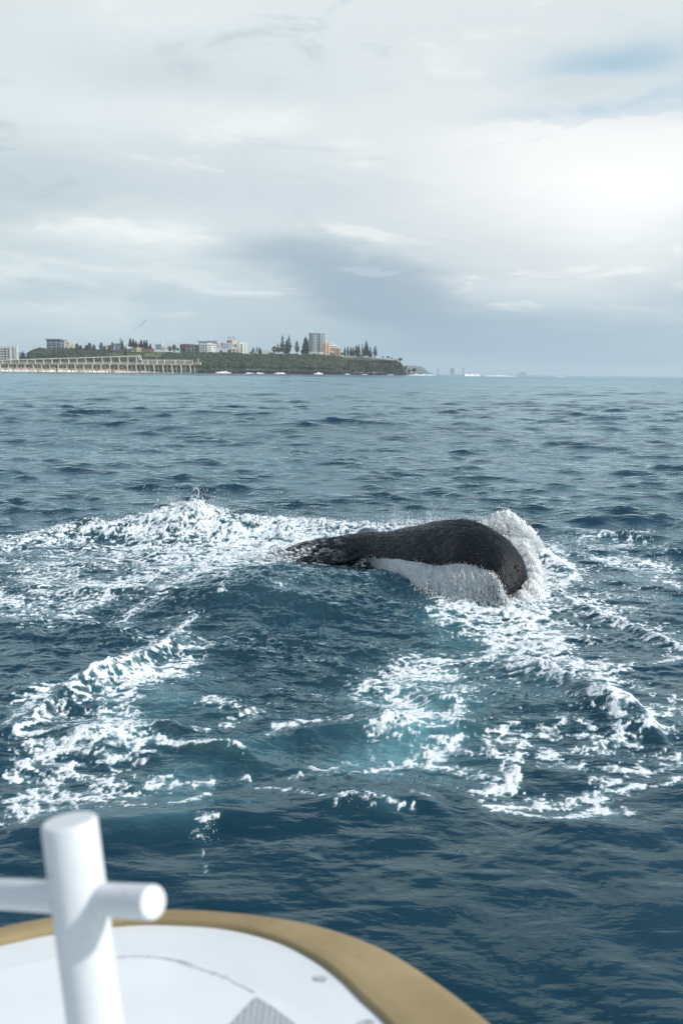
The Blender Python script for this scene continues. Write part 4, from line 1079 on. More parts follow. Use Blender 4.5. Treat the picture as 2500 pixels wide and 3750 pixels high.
# scrub over the slopes: clumps of foliage nobody could count
leaf = bpy.data.materials.new('scrub_foliage'); leaf.use_nodes = True
t = NT(leaf.node_tree); b = t.n['Principled BSDF']; pos = t.new('ShaderNodeNewGeometry').outputs['Position']
nd = t.new('ShaderNodeAttribute'); nd.attribute_name = 'shade'
c_ = t.mix(nd.outputs['Fac'], (0.016, 0.030, 0.014), (0.085, 0.100, 0.048))
c_ = t.mix(t.math('MULTIPLY', t.smooth(t.noise(pos, 0.025, 3.0), 0.50, 0.66), 0.5), c_, (0.085, 0.078, 0.045))
t.l.new(c_, b.inputs['Base Color']); b.inputs['Roughness'].default_value = 0.85; b.inputs['Specular IOR Level'].default_value = 0.15
def clump_mesh(name, cs, rs, shades):
    cs = np.array(cs); rs = np.array(rs); n = len(cs)
    jt = 1 + 0.45 * (np.random.default_rng(9).random((n, len(IV), 1)) - 0.5)
    vs = cs[:, None] + IV[None] * rs[:, None] * jt
    fs = (IF[None] + (np.arange(n) * len(IV))[:, None, None]).reshape(-1, 3)
    me = big_mesh(name, vs.reshape(-1, 3), fs, smooth=False)
    attr(me, 'shade', np.repeat(np.array(shades), len(IV)) * 0.75 + 0.25 * np.random.default_rng(4).random(n * len(IV)))
    return me
cs, rs, shd = [], [], []
r4 = np.random.default_rng(77)
for _ in range(5200):
    px = r4.uniform(70, 1262); i = int(round(np.interp(px, gx, np.arange(nc_))))
    rr = r4.uniform(5.2, 20.5) if px < 1230 else r4.uniform(8, 20)
    if 400 < px < 600 and rr > 18.6: continue
    k = int(rr); f = rr - k
    x, y, z = (np.array([GX[k, i], GYd[k, i], GZd[k, i]]) * (1 - f) + np.array([GX[k + 1, i], GYd[k + 1, i], GZd[k + 1, i]]) * f)
    s = r4.uniform(1.6, 4.4)
    cs.append((x + r4.normal(0, 1), y - 1.0, z + s * 0.25)); rs.append((s * r4.uniform(.8, 1.5), s, s * r4.uniform(.6, 1.0))); shd.append(np.clip(r4.normal(0.42, 0.24), 0, 1))
for _ in range(900):                                                  # low scrub on the bare cliff's ledges and foot
    px = r4.uniform(1255, 1475); i = int(round(np.interp(px, gx, np.arange(nc_)))); rr = r4.uniform(4, 14) if r4.random() < .75 else r4.uniform(18, 20); k = int(rr)
    s = r4.uniform(.6, 1.9); cs.append((GX[k, i], GYd[k, i] - .4, GZd[k, i])); rs.append((s * 1.3, s, s * .8)); shd.append(np.clip(r4.normal(0.4, 0.25), 0, 1))
for _ in range(1500):                                                 # dark wood on the hill at the left
    px = r4.uniform(108, 392); i = int(round(np.interp(px, gx, np.arange(nc_)))); Y = r4.uniform(1945, 2010)
    z = ground_z(px, Y); s = r4.uniform(2.5, 5.0); cs.append((at_y(px, 1300, Y).x, Y, z + s * 0.6 + r4.uniform(-2, 2.5))); rs.append((s, s, s * 1.05)); shd.append(np.clip(r4.normal(0.22, 0.18), 0, 1))
for _ in range(1100):                                                 # dune scrub
    px = r4.uniform(-60, 560); Y = r4.uniform(1690, 1800); j = int(round(np.interp(px, bx, np.arange(len(bx))))); z = float(np.interp(Y, by[:, j], bz[:, j]))
    if z < 2.5: continue
    s = r4.uniform(1.0, 2.6); cs.append((at_y(px, 1340, Y).x, Y, z)); rs.append((s * 1.4, s, s * .8)); shd.append(np.clip(r4.normal(0.55, 0.25), 0, 1))
tag(link('scrub', clump_mesh('scrub', cs, rs, shd), leaf), 'dense green scrub covering the headland slope', kind='stuff')
# boulders at the water's edge
cs, rs, shd = [], [], []
for _ in range(1300):
    px = r4.choice([r4.uniform(400, 1260), r4.uniform(880, 1262), r4.uniform(1255, 1540)]); i = int(round(np.interp(min(px, 1500), gx, np.arange(nc_)))); Y = 1890 + r4.uniform(0, 16)
    z = min(float(sh[i]), 6) * r4.random() ** 0.7 if px < 1480 else r4.uniform(-.5, 2.0)
    s = r4.uniform(.6, 2.2); cs.append((at_y(px, 1360, Y).x, Y - 2, z)); rs.append((s * 1.3, s, s * .9)); shd.append(r4.random())
tag(link('boulders', clump_mesh('boulders', cs, rs, shd), mat('wet_rock', (0.030, 0.033, 0.036), 0.55, 0.6, 0.2)), 'dark boulders along the foot of the headland', kind='stuff')
cs, rs, shd = [], [], []
for _ in range(80):
    px = r4.choice([r4.uniform(900, 1010), r4.uniform(590, 720), r4.uniform(1290, 1400), r4.uniform(1490, 1530)]); i = int(round(np.interp(min(px, 1500), gx, np.arange(nc_))))
    s = r4.uniform(.5, 1.5); cs.append((at_y(px, 1360, 1896).x, 1896, min(float(sh[i]), 6) + r4.uniform(0.2, 2.2) if px < 1480 else r4.uniform(1, 3))); rs.append((s * 1.5, s, s * .7)); shd.append(1)
tag(link('pale_boulders', clump_mesh('pale_boulders', cs, rs, shd), mat('pale_rock', (0.40, 0.37, 0.33), 0.9, 0.3, 0.3)), 'pale boulders above the dark rocks', kind='stuff')

# ------------------------------------------------------------------ far land in the haze
def far_hill(name, pts, Y, thick, label, m):
    px = np.linspace(pts[0][0], pts[-1][0], 60); top = np.interp(px, *zip(*pts))
    X_ = np.array([at_y(a, 1350, Y).x for a in px]); Z_ = np.maximum([zpx(a, c, Y) for a, c in zip(px, top)], -1) + 0
    Z_ = Z_ + (Z_ > 4) * fbm(px.astype(np.float32), px.astype(np.float32) * 0, 0.15, 3, 340) * 0.05 * Z_.max()
    prof = [(-.5, -1.0, 0), (-.42, .55, 0), (-.2, .92, 0), (0, 1, 0), (.3, .8, 0), (.5, -1, 0)]
    G = np.stack([np.stack([X_ * (1 + f * thick / Y), np.full(60, Y + f * thick), (Z_ * k if k > 0 else np.full(60, -5.0))], -1) for f, k, _ in prof])
    return tag(link(name, big_mesh(name, G.reshape(-1, 3), grid_quads(len(prof), 60)), m), label, kind='structure')
hillm = mat('far_hill_ground', (0.035, 0.050, 0.040), 0.95, 0.4, 0.004)
far_hill('far_headland', [(1440, 1368), (1470, 1344), (1490, 1338), (1518, 1339), (1543, 1342), (1556, 1351), (1566, 1361), (1580, 1368)], 8500, 900, 'hazy blue headland behind the cliff tip', hillm)
far_hill('far_island', [(1880, 1378), (1893, 1372), (1905, 1364), (1918, 1363), (1928, 1370), (1938, 1377)], 12500, 500, 'faint grey island on the horizon', hillm)
far_hill('far_hill', [(30, 1316), (60, 1292), (80, 1290), (100, 1293), (140, 1300), (200, 1316)], 9000, 1500, 'hazy blue hill between the white apartments and the wooded rise', hillm)
far_m = mat('far_tower_wall', (0.22, 0.26, 0.30), 0.7, 0.2, 0.02); far_w = mat('far_tower_band', (0.28, 0.31, 0.34), 0.7, 0.1, 0.02)
for (px, wd, top, Yf, lb) in ((1602, 6, 1350, 12000, 'faint slim tower block rising from the haze beside the far headland'), (1654, 13, 1349, 9500, 'darkest square tower block standing alone in the far haze'), (1695, 7, 1347, 13500, 'faintest pale tower above the long breaker on the horizon')):
    p = at_y(px, 1370, Yf); h = zpx(px, top, Yf) + 4; wv = wd * Yf / F_PX
    r_ = empty('far_tower', (p.x, Yf, -4), lb, 'tower block', 'far tower blocks in the haze')
    mb = MB(); mb.box(-wv / 2, wv / 2, -wv / 3, wv / 3, 0, h); mb.box(-wv / 5, wv / 5, -wv / 6, wv / 6, h - .01, h + 5); mb.build('wall', far_m, r_)
    mb = MB(); nfl = 8
    for k in range(nfl): mb.box(-wv / 2 - .8, wv / 2 + .8, -wv / 3 - .8, wv / 3 + .8, h * (k + .3) / nfl, h * (k + .3) / nfl + h * .035)
    mb.build('balcony_bands', far_w, r_)

# ------------------------------------------------------------------ sea haze
hb = MB(); hb.box(-14500, 14500, -600, 14900, -12, 122)
hz_m = bpy.data.materials.new('sea_haze'); hz_m.use_nodes = True
t = NT(hz_m.node_tree); t.n.clear()
pvn = t.new('ShaderNodeVolumePrincipled'); pvn.inputs['Color'].default_value = (0.80, 0.92, 1.0, 1); pvn.inputs['Density'].default_value = 0.00008
pvn.inputs['Anisotropy'].default_value = 0.25
t.l.new(pvn.outputs[0], t.new('ShaderNodeOutputMaterial').inputs['Volume'])
tag(hb.build('haze', hz_m), 'thin salty haze over the sea', kind='stuff')

# ------------------------------------------------------------------ buildings on the headland
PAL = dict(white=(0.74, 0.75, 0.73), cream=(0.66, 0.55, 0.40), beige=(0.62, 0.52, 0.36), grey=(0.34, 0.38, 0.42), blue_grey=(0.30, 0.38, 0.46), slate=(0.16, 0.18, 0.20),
           apricot=(0.58, 0.40, 0.26), tan=(0.38, 0.25, 0.16), brown=(0.16, 0.115, 0.095), roof_red=(0.30, 0.085, 0.06), roof_grey=(0.22, 0.23, 0.25), roof_brown=(0.17, 0.085, 0.075),
           pale_grey=(0.50, 0.54, 0.57), orange=(0.60, 0.24, 0.10), brick_red=(0.42, 0.15, 0.10))
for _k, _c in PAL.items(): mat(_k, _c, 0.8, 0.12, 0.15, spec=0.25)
GLASS = mat('window_glass', (0.020, 0.030, 0.038), 0.15, 0.4, 0.3, spec=0.6)
TEALG = mat('teal_glass', (0.020, 0.085, 0.125), 0.12, 0.35, 0.12, spec=0.6)
GRGLASS = mat('green_glass', (0.06, 0.12, 0.13), 0.15, 0.3, 0.2, spec=0.6)
class Bld:
    """a building drawn in photograph pixels, built at its real distance: x right, z up from base"""
    def __init__(self, pxc, base, Y, label, rz=0.0, cat='building', name='building', group=None):
        p = at_y(pxc, base, Y); self.s = Y / F_PX; self.pxc = pxc; self.base = base
        self.root = empty(name, p, label, cat, group); self.root.rotation_euler.z = math.radians(rz); self.k = 1 / math.cos(math.radians(rz)); self.win = {}
    def X(self, px): return (px - self.pxc) * self.s * self.k
    def Z(self, py): return (self.base - py) * self.s
    def box(self, name, m, px0, px1, top, bot, y0=0.0, y1=12.0, label=None):
        mb = MB(); mb.box(self.X(px0), self.X(px1), y0, y1, self.Z(bot), self.Z(top))
        o = mb.build(name, MATS[m] if isinstance(m, str) else m, self.root)
        if label: o['label'] = label
        return o
    def poly(self, name, m, pts, y0, y1):
        mb = MB(); mb.prism([(self.X(a), self.Z(c)) for a, c in pts], y0, y1); return mb.build(name, MATS[m], self.root)
    def grid(self, name, m, px0, px1, top, bot, nx, ny, fx=0.65, fy=0.55, y=0.0, d=0.15, align=0.5):
        """nx x ny separate alike pieces sharing one mesh, standing d proud of the wall at y"""
        W_ = (self.X(px1) - self.X(px0)) / nx; H_ = (self.Z(top) - self.Z(bot)) / ny
        w_, h_ = W_ * fx, H_ * fy
        mb = MB(); mb.box(-w_ / 2, w_ / 2, -d, 0.1, -h_ / 2, h_ / 2); me_ = mb.mesh(name)
        for j in range(ny):
            for i in range(nx):
                link(name, me_, MATS[m] if isinstance(m, str) else m, self.root, (self.X(px0) + W_ * (i + .5), y, self.Z(bot) + H_ * (j + align)))
# white apartment block at the frame's left edge
B = Bld(25, 1325, 2050, 'white apartment block with pale glass front at the far left behind the jetty', 8)
B.box('wall', 'pale_grey', -40, 38, 1274, 1326, 0, 16); B.box('wall', 'white', 38, 62, 1268, 1326, -1.5, 16); B.box('roof', 'white', 5, 64, 1266, 1269, -2, 17)
B.grid('window', 'window_glass', -39, 37, 1276, 1320, 7, 5, .78, .66); B.grid('balcony_slab', 'white', -40, 37, 1275, 1321, 1, 5, 1.0, .16, y=-.9, d=.9, align=.05)
B.grid('pier', 'white', -41, 38, 1274, 1326, 4, 1, .06, 1.0, y=-.2, d=.9)
B.grid('window', 'window_glass', 45, 51, 1272, 1322, 1, 6, .8, .7, y=-1.5); B.grid('balcony_slab', 'white', 56, 67, 1271, 1323, 1, 7, 1.0, .34, y=-1.6, d=1.6); B.grid('window', 'window_glass', 57, 62, 1270, 1322, 1, 7, .95, .5, y=-1.5, d=.1, align=.2)
# teal glass block on the wooded rise
B = Bld(205, 1288, 2060, 'four storey teal glass block with thin flat roof above the dark wood', 6)
B.box('wall', 'blue_grey', 173, 224, 1245, 1290, 0, 18); B.box('roof', 'slate', 169, 225, 1242.5, 1245, -2, 19)
B.grid('window', TEALG, 173.5, 224, 1245.5, 1255, 3, 1, .92, .94); B.grid('window', 'window_glass', 173.5, 224, 1257, 1270, 3, 2, .92, .74); B.grid('window', TEALG, 173.5, 224, 1271, 1280, 3, 1, .92, .9)
B.grid('mullion', 'pale_grey', 165, 232.5, 1245, 1288, 4, 1, .06, 1.0, y=-.2, d=.5)
B.box('wing', 'pale_grey', 225, 242, 1246, 1290, .5, 14); B.grid('window', 'window_glass', 226, 234, 1248, 1284, 1, 4, .9, .66, y=.5); B.box('pier', 'white', 234, 236, 1247, 1288, .1, 1.0); B.grid('balcony_slab', 'white', 236, 243, 1248, 1284, 1, 4, 1.0, .42, y=.5, d=1.0); B.box('wing_roof', 'roof_grey', 225, 243.5, 1245, 1246.5, -.4, 15)
B = Bld(262, 1288, 2040, 'cream stepped apartment house right of the teal glass block', 14)
B.box('wall', 'cream', 243, 257, 1254, 1290, 0, 10); B.box('wall', 'cream', 257.2, 270, 1261, 1290, .4, 10, 'lower stepped wing'); B.box('wall', 'cream', 270.2, 276, 1272, 1290, .8, 9)
B.box('roof', 'tan', 246, 254, 1252, 1254.5, -.3, 9); B.grid('window', 'window_glass', 244, 256, 1256, 1284, 1, 3, .62, .30); B.grid('window', 'window_glass', 258, 270, 1263, 1284, 2, 2, .22, .30, y=.4); B.grid('awning', 'tan', 245, 255, 1255, 1262, 1, 1, .8, .6, y=-.1)
B = Bld(342, 1282, 2030, 'small white roof among the trees left of the crane', 0); B.box('wall', 'white', 331, 352, 1275.5, 1283, 0, 8); B.poly('roof', 'white', [(329, 1275.6), (336, 1273), (354, 1273.6), (354, 1275.6)], -.6, 8.6); B.grid('window', 'window_glass', 333, 350, 1276, 1282, 3, 1, .5, .5)
B = Bld(393, 1276, 2050, 'small cream house half hidden by trees', 20); B.box('wall', 'cream', 388, 398, 1264, 1280, 0, 8); B.box('roof', 'white', 388.5, 397, 1262.5, 1264, -.4, 8); B.grid('window', 'window_glass', 389, 397, 1266, 1272, 2, 1, .4, .6)
B = Bld(432, 1284, 2055, 'blue grey flat roofed block directly left of the crane mast', 4)
B.box('wall', 'blue_grey', 421, 444, 1260, 1290, 0, 14); B.box('roof', 'slate', 420, 445, 1258.5, 1260.2, -.6, 15); B.grid('window', 'window_glass', 422, 443, 1261.5, 1278, 3, 3, .6, .55); B.grid('pier', 'pale_grey', 421, 444, 1260, 1282, 4, 1, .08, 1, d=.4)
B = Bld(420, 1292, 2015, 'long low brown house under a grey hipped roof on the grass slope', 0)
B.box('wall', 'brown', 387, 455, 1284.5, 1294, 0, 9); B.poly('roof', 'roof_grey', [(384, 1284.6), (392, 1278.5), (446, 1277.5), (457, 1284.6)], -.8, 9.8); B.grid('window', 'window_glass', 388, 415, 1286, 1291, 4, 1, .5, .7); B.grid('door', 'brick_red', 416, 432, 1285, 1292, 3, 1, .5, .9); B.grid('window', 'pale_grey', 433, 454, 1286, 1291, 4, 1, .5, .7)
B = Bld(478, 1287, 2010, 'white two storey house with flat roof and dark garage right of the crane', 18)
B.box('wall', 'white', 467, 488, 1260, 1276.5, 0, 10); B.box('roof', 'pale_grey', 472, 484, 1257, 1260, -.3, 9); B.box('base', 'slate', 463, 482, 1276.7, 1288, .6, 10); B.box('wall', 'white', 482.2, 488, 1276.7, 1284, .2, 10); B.grid('window', 'window_glass', 468, 480, 1264, 1270, 2, 1, .36, .75); B.box('garage_door', 'pale_grey', 465, 476, 1277.4, 1279.5, -1, .6); B.box('garage_door', 'brick_red', 464, 468, 1283, 1287, .3, .6)
B = Bld(457, 1280, 2030, 'white gabled house partly behind the crane cab', 10); B.box('wall', 'white', 449, 463, 1266, 1284, 0, 8); B.poly('roof', 'white', [(448, 1266.2), (455.5, 1254.5), (464, 1266.2)], -.5, 8.5); B.grid('window', 'window_glass', 450, 462, 1268, 1280, 3, 2, .45, .5)
B = Bld(495, 1288, 2025, 'grey house with dark windows between the white house and the beige tower house', 5); B.box('wall', 'grey', 488.5, 502, 1266, 1290, 0, 9); B.box('roof', 'slate', 487.5, 503, 1264.5, 1266.2, -.4, 9.5); B.grid('window', 'window_glass', 489, 501, 1268, 1286, 2, 3, .6, .5)
B = Bld(512, 1287, 2008, 'tall beige house with overhanging flat roof at the top of the grass', 24)
B.box('wall', 'beige', 502, 511, 1263, 1288, 0, 9); B.box('wall', 'cream', 511.2, 520, 1263, 1288, .3, 9); B.box('roof', 'roof_grey', 501, 524, 1260.8, 1263.2, -.8, 10); B.grid('window', 'window_glass', 503, 510, 1266, 1286, 1, 3, .3, .3); B.grid('window', 'window_glass', 511, 520, 1278, 1287, 2, 1, .4, .9, y=.3); B.box('terrace', 'white', 518, 521, 1270, 1276, -.4, .3)
B = Bld(548, 1288, 2012, 'red roofed bungalow with a brick red end wall on the grass', 8)
B.box('wall', 'slate', 521, 547, 1278, 1288, 0, 8); B.box('wall', 'brick_red', 547.2, 565, 1277.5, 1288, -.3, 8, 'brick red end wall'); B.poly('roof', 'roof_red', [(534, 1277.6), (538, 1270.5), (548, 1270), (564, 1277.6)], -.8, 8.6); B.grid('window', 'window_glass', 548, 564, 1279, 1285, 3, 1, .3, .6, y=-.3); B.poly('roof', 'roof_grey', [(519, 1278.2), (534, 1272.6), (547, 1278.2)], -.6, 8)
B = Bld(593, 1287, 2035, 'bright white cubic house with tall box and grey glazed wing', 12)
B.box('wall', 'pale_grey', 571, 591, 1263, 1282, 1, 12); B.grid('window', 'window_glass', 571.5, 590.5, 1264.5, 1280, 3, 3, .74, .66, y=1); B.box('roof', 'roof_grey', 570, 591, 1261.5, 1263.2, .3, 12.5); B.box('stair_box', 'white', 592, 601, 1254.5, 1270, 0, 9); B.box('wall', 'white', 601.2, 617, 1264, 1273, .4, 9); B.box('base', 'grey', 590, 603, 1270.2, 1284, .2, 9); B.box('wall', 'white', 603.2, 612, 1273.2, 1280, .6, 9); B.grid('window', 'window_glass', 602, 617, 1265.5, 1270, 3, 1, .35, .5, y=.4); B.grid('window', 'window_glass', 603.5, 612, 1274, 1279, 2, 1, .5, .5, y=.6)
B = Bld(638, 1287, 2010, 'small white peaked roof pavilion in the trees', 0); B.box('wall', 'white', 631, 646, 1281, 1288, 0, 6); B.poly('roof', 'white', [(629.5, 1281.2), (638, 1276.5), (647.5, 1281.2)], -.5, 6.5); B.grid('window', 'window_glass', 632, 645, 1282, 1287, 3, 1, .4, .6)
B = Bld(698, 1296, 2045, 'long brown apartment building under a dark red tiled roof', 4)
B.box('wall', 'brown', 660, 736, 1267, 1298, 0, 14); B.poly('roof', 'roof_brown', [(658, 1267.2), (664, 1261.5), (680, 1260.2), (730, 1263), (738, 1267.2)], -1, 15); B.grid('window', 'window_glass', 662, 734, 1268.5, 1294, 9, 3, .52, .58); B.grid('balcony_slab', 'grey', 676, 735, 1269, 1295, 4, 3, .8, .22, y=-.8, d=.8, align=.06); B.grid('pier', 'pale_grey', 676, 735, 1266, 1296, 4, 1, .06, 1.0, y=-.2, d=.5)
B = Bld(772, 1298, 2030, 'white terraced apartment house with dark roofs and stepped balconies', 22)
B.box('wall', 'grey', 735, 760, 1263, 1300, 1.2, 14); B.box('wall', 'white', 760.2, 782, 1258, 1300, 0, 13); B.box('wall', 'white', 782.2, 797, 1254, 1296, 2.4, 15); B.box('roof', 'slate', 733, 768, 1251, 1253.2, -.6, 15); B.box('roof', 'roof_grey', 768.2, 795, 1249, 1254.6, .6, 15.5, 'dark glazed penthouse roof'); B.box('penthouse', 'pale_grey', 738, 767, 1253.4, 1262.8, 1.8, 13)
B.grid('window', 'green_glass', 736, 760, 1264, 1297, 3, 4, .62, .66, y=1.2); B.grid('pier', 'white', 735, 761, 1256, 1298, 4, 1, .10, 1.0, y=1.1, d=.4); B.grid('window', 'green_glass', 761, 773, 1261, 1294, 2, 4, .6, .6); B.grid('window', 'window_glass', 774, 781, 1261, 1270, 1, 1, .5, .6)
B.grid('window', 'window_glass', 783, 797, 1256, 1276, 2, 3, .6, .5, y=2.4)
for k in range(5): B.box('balcony_slab', 'white', 796, 806 + k * 1.6, 1256 + 5.2 * k, 1258.4 + 5.2 * k, 1.6, 10); B.box('window', 'window_glass', 797.2, 804 + k * 1.2, 1258.6 + 5.2 * k, 1261 + 5.2 * k, 3.0, 9)
# white domed roofs
B = Bld(818, 1292, 2000, 'pair of low white domed shells with dark arched openings', 6)
def dome(px0, px1, top, bot, y0, y1):
    mb = MB(); pts = [(px0 + (px1 - px0) * (0.5 - 0.5 * math.cos(a)), bot - (bot - top) * math.sin(a) ** 0.7) for a in np.linspace(0, math.pi, 15)]
    mb.prism([(B.X(a), B.Z(c)) for a, c in pts], y0, y1); mb.build('shell', MATS['white'], B.root)
    return pts
dome(786, 826, 1276, 1291, 0, 12); dome(818, 851, 1276, 1291, .5, 12)
for a, c, tp in ((804, 815, 1280), (832, 847, 1280.5)):
    mb = MB(); pts = [(a + (c - a) * (0.5 - 0.5 * math.cos(q_)), 1287.5 - (1287.5 - tp) * math.sin(q_)) for q_ in np.linspace(0, math.pi, 11)]; mb.prism([(B.X(x), B.Z(y)) for x, y in pts], -.25, 1); mb.build('arched_opening', GRGLASS if a < 820 else GLASS, B.root)
B.grid('window', 'window_glass', 794, 797, 1281, 1284, 1, 1, .8, .9); B.grid('window', 'window_glass', 821, 827, 1281.5, 1283.5, 1, 1, .9, .9, y=-.1)
# tall white block with aerials; left wall's shade is painted in grey
B = Bld(860, 1298, 2055, 'tall white block, shade painted grey on its left part, with orange trimmed roof box and phone aerials', 26)
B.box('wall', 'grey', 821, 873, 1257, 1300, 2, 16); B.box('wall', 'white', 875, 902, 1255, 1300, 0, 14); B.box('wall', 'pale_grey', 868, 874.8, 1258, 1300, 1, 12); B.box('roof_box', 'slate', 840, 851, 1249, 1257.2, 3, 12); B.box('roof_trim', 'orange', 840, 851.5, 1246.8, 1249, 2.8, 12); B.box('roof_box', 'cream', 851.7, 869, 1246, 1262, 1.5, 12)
B.box('parapet', 'white', 874.6, 902.4, 1254, 1255.4, -.2, 14.2)
B.grid('window', 'window_glass', 823, 840, 1260, 1290, 2, 5, .45, .5, y=2); B.grid('window', 'window_glass', 879, 888, 1259, 1296, 1, 6, .72, .52); B.grid('window', 'window_glass', 893.5, 897.5, 1257, 1297, 1, 8, .6, .8); B.grid('window', 'window_glass', 860, 868, 1262, 1276, 1, 3, .6, .5, y=1.5); B.grid('balcony_slab', 'white', 877, 889, 1259, 1296, 1, 6, 1, .22, y=-.6, d=.6, align=.1)
for px, tp in ((842, 1233.5), (848.5, 1236), (857.5, 1233.5), (863, 1236)):
    mb = MB(); x = B.X(px); mb.tube((x, 5, B.Z(1249)), (x, 5, B.Z(tp)), .30, .22, 6)
    for k in range(3): mb.box(x - .75 + .55 * k, x - .35 + .55 * k, 4.4, 4.9, B.Z(tp + 6), B.Z(tp + 1))
    mb.build('aerial', MATS['slate'], B.root)
B = Bld(862, 1296, 2005, 'beige villa with gabled roofs in front of the tall white block with aerials', 20)
B.box('wall', 'tan', 844, 862, 1278, 1298, 0, 10); B.box('wall', 'cream', 862.2, 879, 1279, 1298, .5, 10); B.poly('roof', 'pale_grey', [(842, 1278.2), (848, 1271), (860, 1271), (872, 1276), (880, 1279.2), (880, 1280)], -.6, 10.6); B.grid('window', 'window_glass', 845, 861, 1280, 1294, 2, 2, .5, .5); B.grid('window', 'window_glass', 864, 876, 1280, 1295, 1, 3, .6, .4, y=.5); B.grid('balcony_slab', 'white', 862, 879, 1279, 1296, 1, 3, .9, .16, y=-.2, d=.7, align=.1)
B = Bld(985, 1300, 2040, 'low white house between the small pines and the tall pine clump', 10)
B.box('wall', 'pale_grey', 957, 978, 1284, 1300, 0, 10); B.box('wall', 'white', 978.2, 1006, 1285.5, 1300, .6, 10); B.box('roof', 'white', 973, 992, 1282.2, 1285.4, -.4, 10); B.poly('roof', 'white', [(990, 1289), (994, 1286), (1006, 1291), (1006, 1293)], -.5, 9); B.grid('window', 'window_glass', 980, 1004, 1288, 1297, 4, 1, .55, .6, y=.6)
# the tall apartment tower
B = Bld(1165, 1304, 2040, 'tallest white balconied apartment tower beside the big dense pine', 16)
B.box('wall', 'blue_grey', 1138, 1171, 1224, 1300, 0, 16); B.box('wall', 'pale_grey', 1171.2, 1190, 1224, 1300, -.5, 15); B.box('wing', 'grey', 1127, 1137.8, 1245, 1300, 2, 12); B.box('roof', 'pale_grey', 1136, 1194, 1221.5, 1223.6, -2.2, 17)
B.grid('window', 'window_glass', 1138.5, 1144, 1225, 1296, 1, 12, .85, .7); B.grid('window', 'window_glass', 1146, 1155, 1225, 1296, 1, 12, .8, .6); B.grid('window', 'green_glass', 1163, 1171, 1225, 1296, 2, 12, .8, .62); B.grid('window', 'green_glass', 1174, 1190, 1225, 1296, 2, 12, .80, .60, y=-.5)
B.grid('balcony_slab', 'white', 1145, 1156, 1225, 1296, 1, 12, 1, .26, y=-1.2, d=1.2, align=.12); B.grid('balcony_slab', 'white', 1171, 1193.5, 1225, 1296, 1, 12, 1, .26, y=-1.8, d=1.8, align=.12); B.grid('balcony_slab', 'pale_grey', 1162, 1171, 1225, 1296, 1, 12, 1, .2, y=-.7, d=.7, align=.12)
B.grid('fin', 'pale_grey', 1137.5, 1172, 1223, 1300, 5, 1, .12, 1.0, y=-.2, d=.9); B.box('fin', 'white', 1172, 1174.2, 1223, 1300, -2.0, -.5); B.box('fin', 'white', 1183, 1184.4, 1223, 1300, -1.7, -.5)
B.grid('window', 'window_glass', 1128, 1137, 1247, 1294, 1, 8, .8, .5, y=2); B.grid('balcony_slab', 'pale_grey', 1126, 1137.6, 1247, 1294, 1, 8, 1, .24, y=1.2, d=1.0, align=.1); B.box('podium', 'pale_grey', 1128, 1168, 1291, 1305, -6, 14); B.box('podium', 'white', 1168.2, 1190, 1290, 1305, -5, 14); B.grid('window', 'window_glass', 1130, 1167, 1294, 1303, 7, 1, .6, .5, y=-6); B.grid('window', 'window_glass', 1170, 1189, 1293, 1303, 4, 1, .5, .5, y=-5)
for px in (1145, 1160): 
    mb = MB(); mb.tube((B.X(px), 6, B.Z(1223)), (B.X(px), 6, B.Z(1219)), .3, .2, 6); mb.build('aerial', MATS['slate'], B.root)
B = Bld(1222, 1307, 2010, 'apricot apartment house with twin round towers and white terraces right of the tower', 20)
mb = MB(); mb.tube((B.X(1193), 3, B.Z(1308)), (B.X(1193), 3, B.Z(1259)), 3.4, 3.4, 16); mb.build('round_tower', MATS['apricot'], B.root)
mb = MB(); mb.tube((B.X(1203.5), 3, B.Z(1308)), (B.X(1203.5), 3, B.Z(1259)), 3.4, 3.4, 16); mb.build('round_tower', MATS['apricot'], B.root)
B.box('wall', 'apricot', 1193, 1204, 1261, 1308, 3.2, 12); B.box('window', 'window_glass', 1196, 1200.5, 1266, 1274, 2.6, 3.2); B.grid('window', 'window_glass', 1196.5, 1200, 1278, 1300, 1, 3, .7, .5, y=3.2)
B.box('wall', 'white', 1207, 1221, 1258, 1264, 2, 12); B.box('terrace', 'white', 1207, 1236, 1265.8, 1268.6, .5, 12); B.box('terrace', 'white', 1207, 1235, 1272, 1274.6, .3, 12); B.box('wall', 'white', 1208, 1234, 1264, 1275, 2.4, 12); B.grid('window', 'window_glass', 1209, 1233, 1268.6, 1272, 6, 1, .7, .95, y=2.4); B.grid('window', 'window_glass', 1208, 1220, 1260, 1263.5, 3, 1, .5, .8, y=2)
B.box('wall', 'tan', 1207, 1241, 1274.8, 1308, 1, 12); B.box('wall', 'apricot', 1241.2, 1251, 1276, 1290, .2, 11); B.box('wall', 'apricot', 1241.2, 1247, 1290.2, 1308, .4, 11); B.poly('roof', 'pale_grey', [(1209, 1290), (1214, 1287), (1226, 1293), (1226, 1295)], -1.0, 1); B.grid('window', 'window_glass', 1212, 1238, 1278, 1302, 4, 3, .4, .4, y=1); B.grid('balcony_slab', 'white', 1241, 1254, 1284, 1304, 1, 3, 1, .24, y=-.2, d=1.0); B.poly('roof', 'beige', [(1232, 1276), (1236, 1273.4), (1245, 1275), (1251, 1278), (1251, 1279)], -.2, 11)
B = Bld(1214, 1309, 1985, 'dark glazed low cafe with white fascia in front of the apricot house', 4, 'building'); B.box('wall', 'slate', 1194, 1233, 1302, 1309.5, 0, 6); B.box('roof', 'pale_grey', 1192, 1234, 1299.6, 1302.2, -.8, 6.5); B.grid('window', 'window_glass', 1195, 1232, 1303, 1308, 8, 1, .7, .8); B.box('planter', 'pale_grey', 1193, 1233, 1308, 1309.5, -1.2, -.3)
